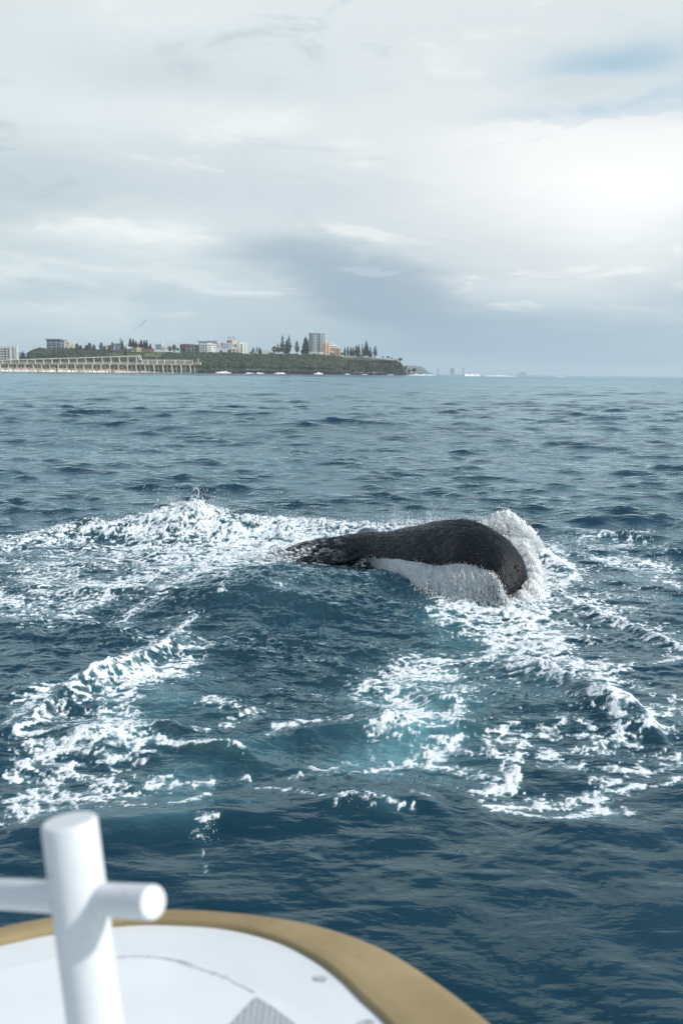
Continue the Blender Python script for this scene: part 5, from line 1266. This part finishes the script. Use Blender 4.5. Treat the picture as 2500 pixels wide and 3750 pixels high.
B = Bld(1317, 1309, 2010, 'small house with bright red roof behind the parked cars', 0); B.box('wall', 'pale_grey', 1305, 1330, 1303, 1310, 0, 7); B.poly('roof', 'roof_red', [(1303, 1303.3), (1310, 1297.5), (1319, 1298), (1331, 1303.3)], -.6, 7.6); B.grid('window', 'window_glass', 1306, 1329, 1304, 1308, 4, 1, .5, .7)
B = Bld(1353, 1310, 2012, 'small red brown house under the largest pine near the cliff tip', 0); B.box('wall', 'white', 1345, 1361, 1304, 1311, 0, 6); B.poly('roof', 'roof_brown', [(1348, 1304.3), (1353, 1297.5), (1358, 1297.5), (1364, 1306)], -.5, 6.6); B.grid('window', 'window_glass', 1346, 1360, 1305, 1309, 3, 1, .5, .7)
B = Bld(1445, 1323, 1985, 'low pale lookout wall with a red brown roof at the cliff tip', 0); B.box('wall', 'pale_grey', 1438, 1454, 1319, 1324, 0, 3); B.box('roof', 'roof_brown', 1440, 1453, 1316.6, 1319.2, -.4, 3.4)

# parked cars
cars_px = [(1257, 'white', 'small white car parked nearest the apricot house'), (1264, 'white', 'white van parked second from the apricot house on the headland'), (1272, 'pale_grey', 'silver car parked between two thin pines'), (1283, 'white', 'white car parked under the third thin pine'),
           (1296, 'white', 'tall white van parked behind the row of thin pines'), (1302, 'white', 'white car parked just left of the red roofed house'), (1312, 'white', 'white car parked in front of the red roofed house'), (1321, 'pale_grey', 'silver car parked under the sparse pine'), (1331, 'white', 'white car parked left of the largest pine near the tip')]
carm = None
for i, (px, m, lb) in enumerate(cars_px):
    Y = 2000; base = np.interp(px, *zip(*CREST)) + 0.3; p = at_y(px, base, Y); L = 4.4; van = 'van' in lb
    r_ = empty('parked_car', p, lb, 'van' if van else 'car', 'cars parked on the headland')
    mb = MB(); hh = 2.0 if van else 1.42
    mb.prism([(-2.2, .35), (2.2, .35), (2.25, .85), (1.5, .98), (.95, hh), (-1.3, hh), (-2.0, .98), (-2.25, .9)] if not van else [(-2.4, .35), (2.4, .35), (2.4, 1.1), (1.9, 1.2), (1.4, hh), (-2.35, hh), (-2.4, .9)], -.85, .85)
    mb.build('body', MATS[m], r_)
    mb = MB(); mb.prism([(-1.65, 1.0), (1.25, 1.0), (.85, hh - .12), (-1.2, hh - .12)], -.88, .88); mb.build('window', GLASS, r_)
    for sx in (-1.35, 1.35):
        for sy_ in (-.72, .72):
            mb = MB(); mb.tube((sx, sy_ - .12, .33), (sx, sy_ + .12, .33), .33, .33, 10); mb.build('wheel', MATS['slate'], r_)

# ------------------------------------------------------------------ crane
p = at_y(443, 1283, 2030); cs_ = 2030 / F_PX
crane = empty('crane', p, 'slim construction crane with a long raised lattice jib over the houses', 'crane')
cz = lambda py: (1283 - py) * cs_
cx = lambda px: (px - 443) * cs_
steel = mat('crane_steel', (0.07, 0.11, 0.15), 0.5, 0.2, 0.5); pale = mat('crane_jib_paint', (0.52, 0.54, 0.55), 0.6, 0.15, 0.3)
mb = MB()
for sx in (-.9, .9):
    for sy_ in (-.9, .9): mb.tube((sx, sy_, 0), (sx, sy_, cz(1240)), .22, .22, 5)
for k in range(13):
    z0, z1 = cz(1240) * k / 13, cz(1240) * (k + 1) / 13; a = 1 if k % 2 else -1
    mb.tube((-.9 * a, -.9, z0), (.9 * a, -.9, z1), .12, .12, 4); mb.tube((-.9 * a, .9, z0), (.9 * a, .9, z1), .12, .12, 4)
mb.build('mast', steel, crane)
mb = MB(); mb.box(-1.6, 2.6, -1.2, 1.2, cz(1262), cz(1257)); mb.box(-5.5, -1.7, -1, 1, cz(1262), cz(1259)); mb.build('cab', steel, crane)
mb = MB(); j0 = Vector((2.0, 0, cz(1258))); j1 = Vector((cx(535), 0, cz(1174)))
dj = (j1 - j0).normalized(); nj = Vector((-dj.z, 0, dj.x)); nn = 26
for k in range(nn):
    a, c = j0.lerp(j1, k / nn), j0.lerp(j1, (k + 1) / nn); h = 1.1
    for off in (nj * h * .6, nj * -h * .5 + Vector((0, .6, 0)), nj * -h * .5 + Vector((0, -.6, 0))): mb.tube(a + off, c + off, .06, .06, 4, False)
    mb.tube(a + nj * h * .6, c - nj * h * .5 + Vector((0, -.6, 0)), .04, .04, 4, False)
mb.build('jib', pale, crane)
mb = MB(); mb.tube((0, 0, cz(1239)), j1 + nj * 1.0, .06, .06, 4); mb.tube((0, 0, cz(1239)), (-4.5, 0, cz(1259)), .10, .10, 4); mb.build('pendant_cable', steel, crane)
mb = MB(); mb.tube(j1, (cx(518), 0, cz(1198)), .10, .10, 4); mb.tube(j1 + nj * -1, (cx(515), 0, cz(1194)), .10, .10, 4); mb.tube((cx(515), 0, cz(1194)), (cx(518), 0, cz(1199)), .22, .22, 5); mb.build('hoist_rope', steel, crane)
mb = MB(); mb.tube(j1 - dj * .9, j1 + dj * .4, .5, .35, 6); mb.build('jib_head', steel, crane)

# ------------------------------------------------------------------ trees
needle = bpy.data.materials.new('pine_needles'); needle.use_nodes = True
t = NT(needle.node_tree); b = t.n['Principled BSDF']; tc = t.new('ShaderNodeTexCoord').outputs['Object']
t.l.new(t.mix(t.noise(tc, 1.2, 3.0), (0.014, 0.026, 0.016), (0.042, 0.058, 0.030)), b.inputs['Base Color']); b.inputs['Roughness'].default_value = 0.8; b.inputs['Specular IOR Level'].default_value = 0.2
leaves = bpy.data.materials.new('tree_leaves'); leaves.use_nodes = True
t = NT(leaves.node_tree); b = t.n['Principled BSDF']; tc = t.new('ShaderNodeTexCoord').outputs['Object']
t.l.new(t.mix(t.noise(tc, 0.8, 3.0), (0.016, 0.028, 0.013), (0.058, 0.075, 0.032)), b.inputs['Base Color']); b.inputs['Roughness'].default_value = 0.8; b.inputs['Specular IOR Level'].default_value = 0.2
bark = mat('tree_bark', (0.060, 0.050, 0.042), 0.9, 0.3, 1.0)
def pine_meshes(seed, tiers, base_f, dense, profile):
    """unit pine: height 1, half-width 1 at its widest; whorls of drooping fronds up a straight trunk"""
    r = random.Random(seed); c = MB(); tr = MB()
    tr.tube((0, 0, 0), (0, 0, .55), .018, .012, 6); tr.tube((0, 0, .55), (0, 0, 1.0), .012, .002, 6)
    for k in range(tiers):
        f = k / (tiers - 1); z = base_f + (1 - base_f) * f * .985
        w_ = profile(f) * r.uniform(.82, 1.12); n = 7 if dense < 1 else 10
        a0 = r.uniform(0, 6.28)
        for i in range(n):
            if r.random() > dense + .25: continue
            a = a0 + 6.283 * i / n + r.uniform(-.25, .25); l = w_ * r.uniform(.7, 1.1); up = r.uniform(.005, .035); th = (.024 + .018 * min(dense, 1.2)) * (1 - .45 * f)
            ca_, sa_ = math.cos(a), math.sin(a); pa = (-sa_, ca_)
            seg_ = 3; prev = (0, 0, z, .03)
            for s_ in range(1, seg_ + 1):
                q_ = s_ / seg_; rad_ = l * q_; zz2 = z + up * math.sin(q_ * 2.2) - .02 * q_ * q_ * (1 - f); wd = l * .25 * (1.1 - .75 * q_) * (0.7 + .5 * min(dense, 1))
                x, y = ca_ * rad_, sa_ * rad_
                v = []
                for (X_, Y_, Z_, W_) in (prev, (x, y, zz2, wd)):
                    v += [(X_ + pa[0] * W_, Y_ + pa[1] * W_, Z_), (X_, Y_, Z_ + th), (X_ - pa[0] * W_, Y_ - pa[1] * W_, Z_), (X_, Y_, Z_ - th * .8)]
                c.add(v, [(0, 1, 5, 4), (1, 2, 6, 5), (2, 3, 7, 6), (3, 0, 4, 7)])
                prev = (x, y, zz2, wd)
    return c.mesh('crown'), tr.mesh('trunk')
PINES = {'open': pine_meshes(1, 12, .20, .7, lambda f: (1 - f) ** .75 * (0.55 + 0.45 * min(1, f * 4)) + .03),
         'dense': pine_meshes(2, 19, .10, 1.3, lambda f: min(1, .72 + f * 1.3) * (1 - f) ** .62 + .03),
         'sparse': pine_meshes(3, 10, .28, .42, lambda f: (1 - f) ** .5 * .85 + .05),
         'column': pine_meshes(4, 15, .10, .85, lambda f: (1 - f) ** .5 * (0.75 + .25 * min(1, f * 3)) + .03),
         'wide': pine_meshes(5, 13, .14, 1.0, lambda f: (1 - f) ** .85 + .03)}
def pine(px, top, base, hw, kind, label, group='Norfolk pines on the headland', Y=1990):
    p = at_y(px, base, Y); s = Y / F_PX
    r_ = empty('pine_tree', p, label, 'tree', group)
    r_.rotation_euler.z = random.uniform(0, 6.28); h = (base - top) * s; hw *= 1.35; r_.scale = (hw * s, hw * s, h)
    cm, tm = PINES[kind]
    link('crown', cm, needle, r_); o = link('trunk', tm, bark, r_); w_ = h / (hw * s) * 0.75; o.scale = (w_, w_, 1)
for a in [
 (927, 1270, 1298, 6.5, 'open', 'leftmost small open pine of the three beside the low white house'), (942, 1268, 1298, 6, 'sparse', 'ragged thin topped pine between two small pines by the low white house'), (952, 1273, 1298, 5.5, 'dense', 'small dense dark pine touching the left end of the low white house'),
 (1017, 1257, 1299, 6.5, 'open', 'shortest pine on the left of the tall pine clump'), (1034, 1224, 1299, 9.5, 'open', 'tallest pine of the clump, left of the pair'), (1050, 1245, 1299, 8, 'dense', 'dense dark pine in the middle of the tall clump'), (1058, 1228, 1300, 10.5, 'open', 'tall pine on the right side of the clump'),
 (1087, 1246, 1299, 10, 'open', 'lone see-through pine standing clear between clump and tower'), (1118, 1236, 1301, 13, 'dense', 'big dense dark pine leaning on the left side of the apartment tower'),
 (1262, 1271, 1306, 4.5, 'column', 'first narrow pine right of the apricot house'), (1273, 1268, 1306, 4.5, 'column', 'second narrow pine right of the apricot house'), (1284, 1271, 1306, 5.5, 'column', 'stockiest narrow pine, third from the apricot house'), (1293, 1270, 1306, 4.2, 'column', 'slimmest narrow pine, fourth from the apricot house'),
 (1303, 1264, 1306, 5, 'column', 'fifth narrow pine, before the red roof'), (1312, 1261, 1307, 6.5, 'column', 'tallest narrow pine standing over the red roof'), (1326, 1259, 1308, 5, 'sparse', 'nearly bare thin pine left of the largest pine'),
 (1340, 1247, 1309, 12, 'wide', 'widest layered pine near the cliff tip'), (1355, 1271, 1309, 7.5, 'open', 'smaller pine tucked against the right side of the widest pine'), (1373, 1266, 1310, 9, 'open', 'last pine standing alone toward the cliff tip'),
 (478, 1238, 1272, 6.5, 'dense', 'tallest pine behind the white two storey house'), (489, 1240, 1272, 5.5, 'dense', 'pointed dark pine between the white house and the beige house'), (499, 1248, 1274, 5, 'dense', 'short dark pine touching the beige house roof'),
 (509, 1252, 1276, 4, 'open', 'small pine peeking above the beige house roof'), (518, 1244, 1276, 6, 'dense', 'first of the three pines right of the beige house'), (529, 1245, 1278, 5.5, 'dense', 'middle of the three pines right of the beige house'), (538, 1245, 1278, 5.5, 'dense', 'last of the three pines right of the beige house'), (551, 1258, 1278, 4.5, 'dense', 'small pine behind the red roofed bungalow'),
 (449, 1245, 1284, 5, 'dense', 'dark pine right against the crane mast'), (460, 1268, 1312, 5.5, 'column', 'tall dark cypress shape on the grass below the houses'), (571, 1288, 1320, 4, 'column', 'single dark conical tree on the grass right of the jetty pipe bend'), (85, 1286, 1322, 10, 'wide', 'dark pine just right of the white apartment block at the left edge')]:
    pine(*a)
def broad_meshes(seed, flat=1.0):
    r = np.random.default_rng(seed); V_ = []; F_ = []
    tr = MB(); tr.tube((0, 0, 0), (0, 0, .45), .06, .045, 6)
    for k in range(5):
        a = 6.283 * k / 5 + r.uniform(-.4, .4); tr.tube((0, 0, .35 + .04 * k), (.5 * math.cos(a), .5 * math.sin(a), .62 + .05 * k * flat), .035, .012, 5)
    c = MB()
    for k in range(70):                                       # leafy sprays through an uneven crown
        a = r.uniform(0, 6.283); u_ = r.uniform(-1, 1); rr = r.uniform(.45, 1.0) ** .5
        lob = 1 + .28 * math.sin(3 * a + seed) + .18 * math.sin(5 * a + 2 * seed)
        cx_, cy2, cz_ = rr * lob * math.sqrt(1 - u_ * u_) * math.cos(a) * .8, rr * lob * math.sqrt(1 - u_ * u_) * math.sin(a) * .8, .63 + .33 * u_ * rr * flat
        for q_ in range(6):
            d = r.normal(0, 1, 3); d /= np.linalg.norm(d); e = np.cross(d, r.normal(0, 1, 3)); e /= np.linalg.norm(e); s_ = r.uniform(.09, .19); o_ = r.normal(0, .06, 3)
            P0 = np.array([cx_, cy2, cz_]) + o_ * (1, 1, .6); dd = d * s_ * (1, 1, .55); ee = e * s_ * .6 * (1, 1, .55)
            c.add([P0 - dd, P0 + ee, P0 + dd, P0 - ee], [(0, 1, 2, 3)])
    return c.mesh('crown'), tr.mesh('trunk')
BROAD = [broad_meshes(s_, f_) for s_, f_ in ((11, 1.0), (12, .8), (13, 1.1))]
def broad(px, top, base, hw, k, label, group='broad leaved trees on the headland', Y=1985):
    p = at_y(px, base, Y); s = Y / F_PX
    r_ = empty('broadleaf_tree', p, label, 'tree', group); r_.rotation_euler.z = random.uniform(0, 6.28); r_.scale = (hw * s, hw * s, (base - top) * s)
    cm, tm = BROAD[k]; link('crown', cm, leaves, r_); link('trunk', tm, bark, r_)
for a in [
 (283, 1258, 1290, 9, 0, 'dark leafy tree overlapping the cream stepped apartment house'), (296, 1263, 1290, 8, 1, 'rounded tree just right of the cream apartment house'), (318, 1262, 1290, 8, 1, 'lower half of the twin crowned trees by the small white roof'), (329, 1256, 1290, 10, 0, 'tallest tree left of the small white roof'), (345, 1263, 1288, 7, 2, 'small crown leaning over the small white roof'),
 (371, 1255, 1294, 8, 2, 'pointed tree left of the half hidden cream house'), (383, 1266, 1292, 8, 1, 'low tree touching the half hidden cream house on its left'), (402, 1264, 1292, 9, 0, 'spreading tree right of the half hidden cream house'), (413, 1255, 1288, 7, 2, 'tall narrow leafy tree left of the blue grey block'),
 (622, 1268, 1292, 10, 0, 'dark round tree right of the bright white cubic house'), (638, 1263, 1290, 9, 2, 'palm like tree above the white peaked pavilion'), (652, 1272, 1292, 6, 1, 'small tree at the left end of the long brown building'), (672, 1270, 1298, 7, 1, 'tall dark tree in front of the long brown building'),
 (917, 1287, 1299, 6, 1, 'round bush beside the tall white block with aerials'), (1005, 1268, 1300, 11, 0, 'broad dark tree at the left of the tall pine clump'), (1026, 1270, 1300, 9, 1, 'dark tree under the tallest pine of the clump'), (1043, 1276, 1300, 10, 0, 'low dark tree filling the middle of the pine clump'),
 (1252, 1290, 1307, 7, 1, 'dark bush against the apricot house'), (1333, 1294, 1309, 12, 1, 'dark rounded tree under the widest pine'), (1358, 1298, 1311, 7, 1, 'dark shrub beside the small red brown house'), (1371, 1305, 1312, 5, 1, 'round shrub at the foot of the last pine'),
 (1420, 1304, 1315, 6.5, 1, 'wind shaped dark tree on the bare grass near the cliff tip'), (1433, 1309, 1317, 5, 1, 'smaller dark shrub right of the wind shaped tree'), (1402, 1306, 1313, 5, 2, 'sparse shrub left of the wind shaped tree'), (1464, 1311, 1326, 9, 2, 'open windswept tree at the very edge of the cliff'),
 (1484, 1338, 1362, 5, 0, 'brownish tree below the cliff tip'), (1515, 1347, 1368, 9, 1, 'bare looking low tree on the rocks beyond the cliff tip'), (1497, 1352, 1368, 7, 0, 'scrubby tree low between the cliff and the bare looking tree'),
 (128, 1278, 1300, 11, 0, 'round crowned tree at the left end of the wooded rise'), (150, 1275, 1300, 11, 1, 'broad crowned tree just left of the teal glass block'), (525, 1294, 1306, 9, 1, 'low dark bush alone on the grass slope')]:
    broad(*a)
# white mast-like lamp posts along the headland top
lampm = mat('lamp_post_grey', (0.50, 0.52, 0.52), 0.6, 0.1, 1.0)
for px, top, base, lb in ((1077, 1272, 1300, 'grey pole standing between the pine clump and the lone see-through pine'), (701, 1268, 1298, 'pale pole in front of the long brown building, nearer its left end'), (710, 1266, 1298, 'pale pole in front of the long brown building, toward its right end'), (1186, 1295, 1308, 'short white pole in front of the tower podium')):
    p = at_y(px, base, 1975); r_ = empty('pole', p, lb, 'pole', 'poles on the headland'); mb = MB(); h = (base - top) * 1975 / F_PX; mb.tube((0, 0, 0), (0, 0, h), .30, .20, 6); mb.build('shaft', lampm, r_); mb = MB(); mb.box(-.2, 1.3, -.2, .2, h, h + .3); mb.build('lamp_arm', lampm, r_)

# ------------------------------------------------------------------ the pumping jetty
JY = 1100.0; js = JY / F_PX
jroot = empty('jetty', at_y(350, 1364, JY), 'long pale concrete jetty on raking piles with a raised white pipe', 'jetty')
jo = Vector(jroot.location); tilt = math.tan(ROLL)
def jx(px): return (px - 350) * js
def jz(px, py): return at_y(px, py, JY).z - jo.z
conc = mat('jetty_concrete', (0.60, 0.54, 0.43), 0.85, 0.25, 0.25); rust = mat('jetty_rust', (0.26, 0.12, 0.06), 0.85, 0.35, 0.6); pipew = mat('jetty_pipe_paint', (0.70, 0.70, 0.66), 0.5, 0.12, 0.3); dkc = mat('jetty_under', (0.28, 0.24, 0.19), 0.9, 0.3, 0.4)
def beam(a, b_, y0, y1, h, name, m):
    (pa, za), (pb, zb) = a, b_; mb = MB(); x0, x1 = jx(pa), jx(pb); z0, z1 = jz(pa, za), jz(pb, zb)
    mb.add([(x0, y0, z0 - h), (x1, y0, z1 - h), (x1, y1, z1 - h), (x0, y1, z0 - h), (x0, y0, z0), (x1, y0, z1), (x1, y1, z1), (x0, y1, z0)], [(0, 1, 2, 3), (4, 5, 6, 7), (0, 1, 5, 4), (1, 2, 6, 5), (2, 3, 7, 6), (3, 0, 4, 7)])
    return mb.build(name, m, jroot)
dky = lambda px: 1330.5 + 3.2 * px / 700
beam((-60, dky(-60)), (733, dky(733)), -1.8, 1.8, .75, 'deck', conc)
beam((-60, dky(-60) + 2.6), (733, dky(733) + 2.6), -.9, .9, .7, 'deck_girder', dkc)
# piles: upright and raking by turns
def stick(name, m, r, a, b_, ya, yb, n=8):
    mb = MB(); mb.tube((jx(a[0]), ya, jz(*a)), (jx(b_[0]), yb, jz(*b_)), r, r, n); return mb.build(name, m, jroot)
px = -22.0
while px < 722:
    step = 29.3 + 4.0 * max(0, px) / 700
    tp = dky(px) + 3.5; r = .52 + .12 * max(0, px) / 700
    bm_ = stick('pile', rust if (240 < px + step < 262 or px > 690) and False else conc, r, (px + step * .5, tp), (px + step * .5 + .4, 1364 + 2.2 * px / 700), .6, .6)
    stick('raking_pile', conc, r, (px, tp), (px + 4.4, 1364 + 2.2 * px / 700), -1.2, -2.6)
    px += step
for q_ in (209, 410, 509, 704): stick('rusty_pile', rust, .62, (q_, dky(q_) + 3.5), (q_ + .3, 1364), 1.6, 1.6)
# pipe, raised on trestles that grow toward the seaward end
UP0, UP1 = (-60, 1321.6), (506, 1304.2)
upl = lambda px: UP0[1] + (UP1[1] - UP0[1]) * (px - UP0[0]) / (UP1[0] - UP0[0])
mb = MB(); mb.tube((jx(-60), 0, jz(*UP0)), (jx(506), 0, jz(*UP1)), .46, .46, 10); mb.build('pipe', pipew, jroot)
px = 16.0
while px < 512:
    mb = MB(); d_ = dky(px) + 4; u_ = upl(px) + 1
    mb.tube((jx(px), -1.2, jz(px, d_)), (jx(px - .6), -1.2, jz(px, u_)), .26, .26, 6); mb.tube((jx(px - .6), -1.2, jz(px, u_)), (jx(px + 3.4 + 2.0 * px / 500), -1.2, jz(px, d_ - 3)), .22, .22, 6); mb.box(jx(px - 2), jx(px + 2), -1.7, -.8, jz(px, d_ + 1.5), jz(px, d_ - 1.0))
    mb.build('trestle', pipew, jroot); px += 29.5 + 1.6 * px / 500
mb = MB(); pts = [(506, 1304.2), (509, 1302.2), (513, 1304), (515, 1309), (517, 1316), (521, 1319)]
mb.path([(jx(a), 0, jz(a, c)) for a, c in pts], .5, 8); mb.path([(jx(a - 6), -1.0, jz(a, c + .5)) for a, c in pts], .34, 8); mb.build('pipe_bend', pipew, jroot)
for off, r in ((1318.6, .34), (1322.6, .26)):
    mb = MB(); mb.tube((jx(521), -.4, jz(521, off)), (jx(703), -.4, jz(703, off + .8)), r, r, 8); mb.build('pipe', pipew, jroot)
for px in (542, 575, 641, 674):
    mb = MB(); d_ = dky(px) + 4
    mb.tube((jx(px), -1.2, jz(px, 1319)), (jx(px - 4), -1.2, jz(px, d_)), .26, .26, 6); mb.tube((jx(px), -1.2, jz(px, 1319)), (jx(px + 3.4), -1.2, jz(px, d_)), .26, .26, 6); mb.tube((jx(px - 3), -1.2, jz(px, d_ - 4)), (jx(px + 2.6), -1.2, jz(px, d_ - 4)), .18, .18, 5); mb.build('trestle', pipew, jroot)
for px in (521.5, 601, 703):
    mb = MB(); mb.tube((jx(px), -1.2, jz(px, 1317)), (jx(px), -1.2, jz(px, dky(px) + 3)), .42, .42, 8); mb.build('pipe_riser', pipew, jroot)
# railing: rail posts one by one along the deck
mb = MB(); mb.box(-.35, .35, -.2, .2, 0, 1.9); rp = mb.mesh('rail_post')
px = -20.0; n_r = 0
while px < 712:
    link('rail_post', rp, conc, jroot, (jx(px), 1.6, jz(px, dky(px)) - .02)); px += 5.2 if n_r % 5 else 7.4; n_r += 1
for h in (1.05, 1.85):
    mb = MB(); mb.tube((jx(-60), 1.6, jz(-60, dky(-60)) + h), (jx(712), 1.6, jz(712, dky(712)) + h), .12, .12, 5); mb.build('hand_rail', conc, jroot)
# end platform, lamps, mast
mb = MB(); mb.box(jx(713), jx(732), -2.6, 2.6, jz(722, 1334.5), jz(722, 1326.5)); mb.build('end_platform', mat('platform_buff', (0.50, 0.38, 0.25), 0.85, 0.25, 0.6), jroot)
mb = MB(); mb.box(jx(720), jx(726), -1, 1, jz(722, 1326.7), jz(722, 1323.5)); mb.build('equipment_box', conc, jroot)
for px, top in ((719.5, 1311), (571.5, 1262.5 + 44), (466, 1315), (495.5, 1306), (370, 1312)):
    mb = MB(); mb.tube((jx(px), 1.2, jz(px, dky(px))), (jx(px), 1.2, jz(px, top)), .14, .10, 6); mb.box(jx(px) - .1, jx(px) + .9, 1.1, 1.3, jz(px, top), jz(px, top) + .18); mb.build('lamp_post', lampm, jroot)
mb = MB(); mb.v = [tuple(v * .75 + np.array([jx(723), 0, jz(723, 1318)])) for v in IV2]; mb.f = [tuple(f) for f in IF2]; o = mb.build('beacon_globe', MATS['white'], jroot); mb = MB(); mb.tube((jx(723), 0, jz(723, 1326.6)), (jx(723), 0, jz(723, 1319)), .16, .16, 6); mb.build('beacon_post', lampm, jroot)
for px, w_ in ((38, 6), (125, 6)):
    mb = MB(); mb.prism([(jx(px - w_), jz(px, 1320)), (jx(px - w_ + 2), jz(px, 1314.5)), (jx(px + w_ - 2), jz(px, 1314.5)), (jx(px + w_), jz(px, 1320))], .8, 2.6); mb.build('shelter_roof', conc, jroot)

# ------------------------------------------------------------------ surf
surf = bpy.data.materials.new('surf_foam'); surf.use_nodes = True
t = NT(surf.node_tree); b = t.n['Principled BSDF']; tc = t.new('ShaderNodeNewGeometry').outputs['Position']
nd = t.new('ShaderNodeAttribute'); nd.attribute_name = 'white'
t.l.new(t.mix(t.smooth(t.math('ADD', nd.outputs['Fac'], t.math('MULTIPLY', t.math('SUBTRACT', t.noise(tc, .35, 4.0, .65), .5), 1.0)), .25, .6), (0.03, 0.14, 0.15), (0.84, 0.88, 0.89)), b.inputs['Base Color']); b.inputs['Roughness'].default_value = 0.7
def breaker(px0, px1, base, h, Y, label, seed, whit=1.0):
    n = max(24, int((px1 - px0) * .8)); px = np.linspace(px0, px1, n); f = np.linspace(0, 1, n)
    env = np.clip(np.sin(np.pi * f) ** .55, 0, 1) * (.55 + 1.1 * np.abs(fbm(px.astype(np.float32), px.astype(np.float32) * 0, .06, 3, seed)) * 2)
    P_ = []
    prof = [(-8, -.15), (-5.0, .15), (-3.0, .45), (-1.6, .92), (-.8, 1.0), (.4, .72), (2.2, .3), (5, -.15)]
    for dyy, k in prof:
        nz = fbm(px.astype(np.float32), px.astype(np.float32) * 0 + dyy, .35, 3, seed + 3)
        P_.append(np.stack([np.array([at_y(a, base, Y).x for a in px]), Y + dyy * (1 + nz) + 6 * fbm(px.astype(np.float32), px.astype(np.float32) * 0, .03, 2, seed + 7), 0.62 * h * env * k * (1 + 0.7 * nz * (k > .3)) - (.4 if k < 0 else 0)], -1))
    P_ = np.stack(P_); m_ = big_mesh('breaking_wave', P_.reshape(-1, 3), grid_quads(len(prof), n))
    wv = np.array([.9, .7, .55, .9, 1, 1, .9, .9])[:, None] * whit * np.ones((1, n)) * np.clip(env * 1.3, 0, 1); attr(m_, 'white', wv)
    tag(link('breaking_wave', m_, surf), label, 'wave', 'waves breaking along the shore')
breaker(788, 850, 1368, 6.2, 1840, 'highest burst of white surf against the rocks near the jetty end', 400, 1.3)
breaker(898, 930, 1368, 2.2, 1845, 'small white breaker at the rocks below the pines', 410)
breaker(936, 968, 1368, 3.0, 1838, 'pale breaker at the rocks left of the tower', 415)
breaker(1002, 1052, 1369, 3.6, 1835, 'low wide breaker at the rocks below the tall pine clump', 420, 1.1)
breaker(1148, 1186, 1370, 6.0, 1830, 'pointed white breaker below the apartment tower', 430, 1.2)
breaker(1258, 1282, 1371, 2.0, 1840, 'small foam patch at the foot of the bare cliff', 440)
breaker(1318, 1346, 1371, 1.6, 1845, 'faint foam streak below the middle of the bare cliff', 445)
breaker(1410, 1442, 1372, 1.6, 1840, 'small foam streak under the cliff tip', 450)
breaker(1478, 1600, 1373, 2.6, 1800, 'long white line of surf beyond the cliff tip', 455, 1.3)
breaker(1690, 1766, 1375, 5.0, 1700, 'tallest breaker out at sea right of the cliff', 460, 1.1)
breaker(1764, 1884, 1376, 2.8, 1720, 'long low breaker trailing right of the tall one at sea', 470, 1.2)
breaker(2020, 2072, 1378, 1.0, 1700, 'tiny white crest far right near the horizon', 475, 1.1)
breaker(-60, 150, 1361, 3.0, 1480, 'white surf along the beach at the far left behind the jetty piles', 480, 1.3)
breaker(140, 300, 1362, 2.7, 1465, 'white surf along the beach behind the middle of the jetty', 485, 1.3)
breaker(290, 405, 1362, 3.2, 1450, 'white surf along the beach where the sand ends', 490, 1.3)
breaker(400, 530, 1364, 1.8, 1500, 'thin surf behind the jetty below the grass slope', 495)
breaker(636, 745, 1365, 2.6, 1080, 'green unbroken swell rising at the jetty end', 500, .25)
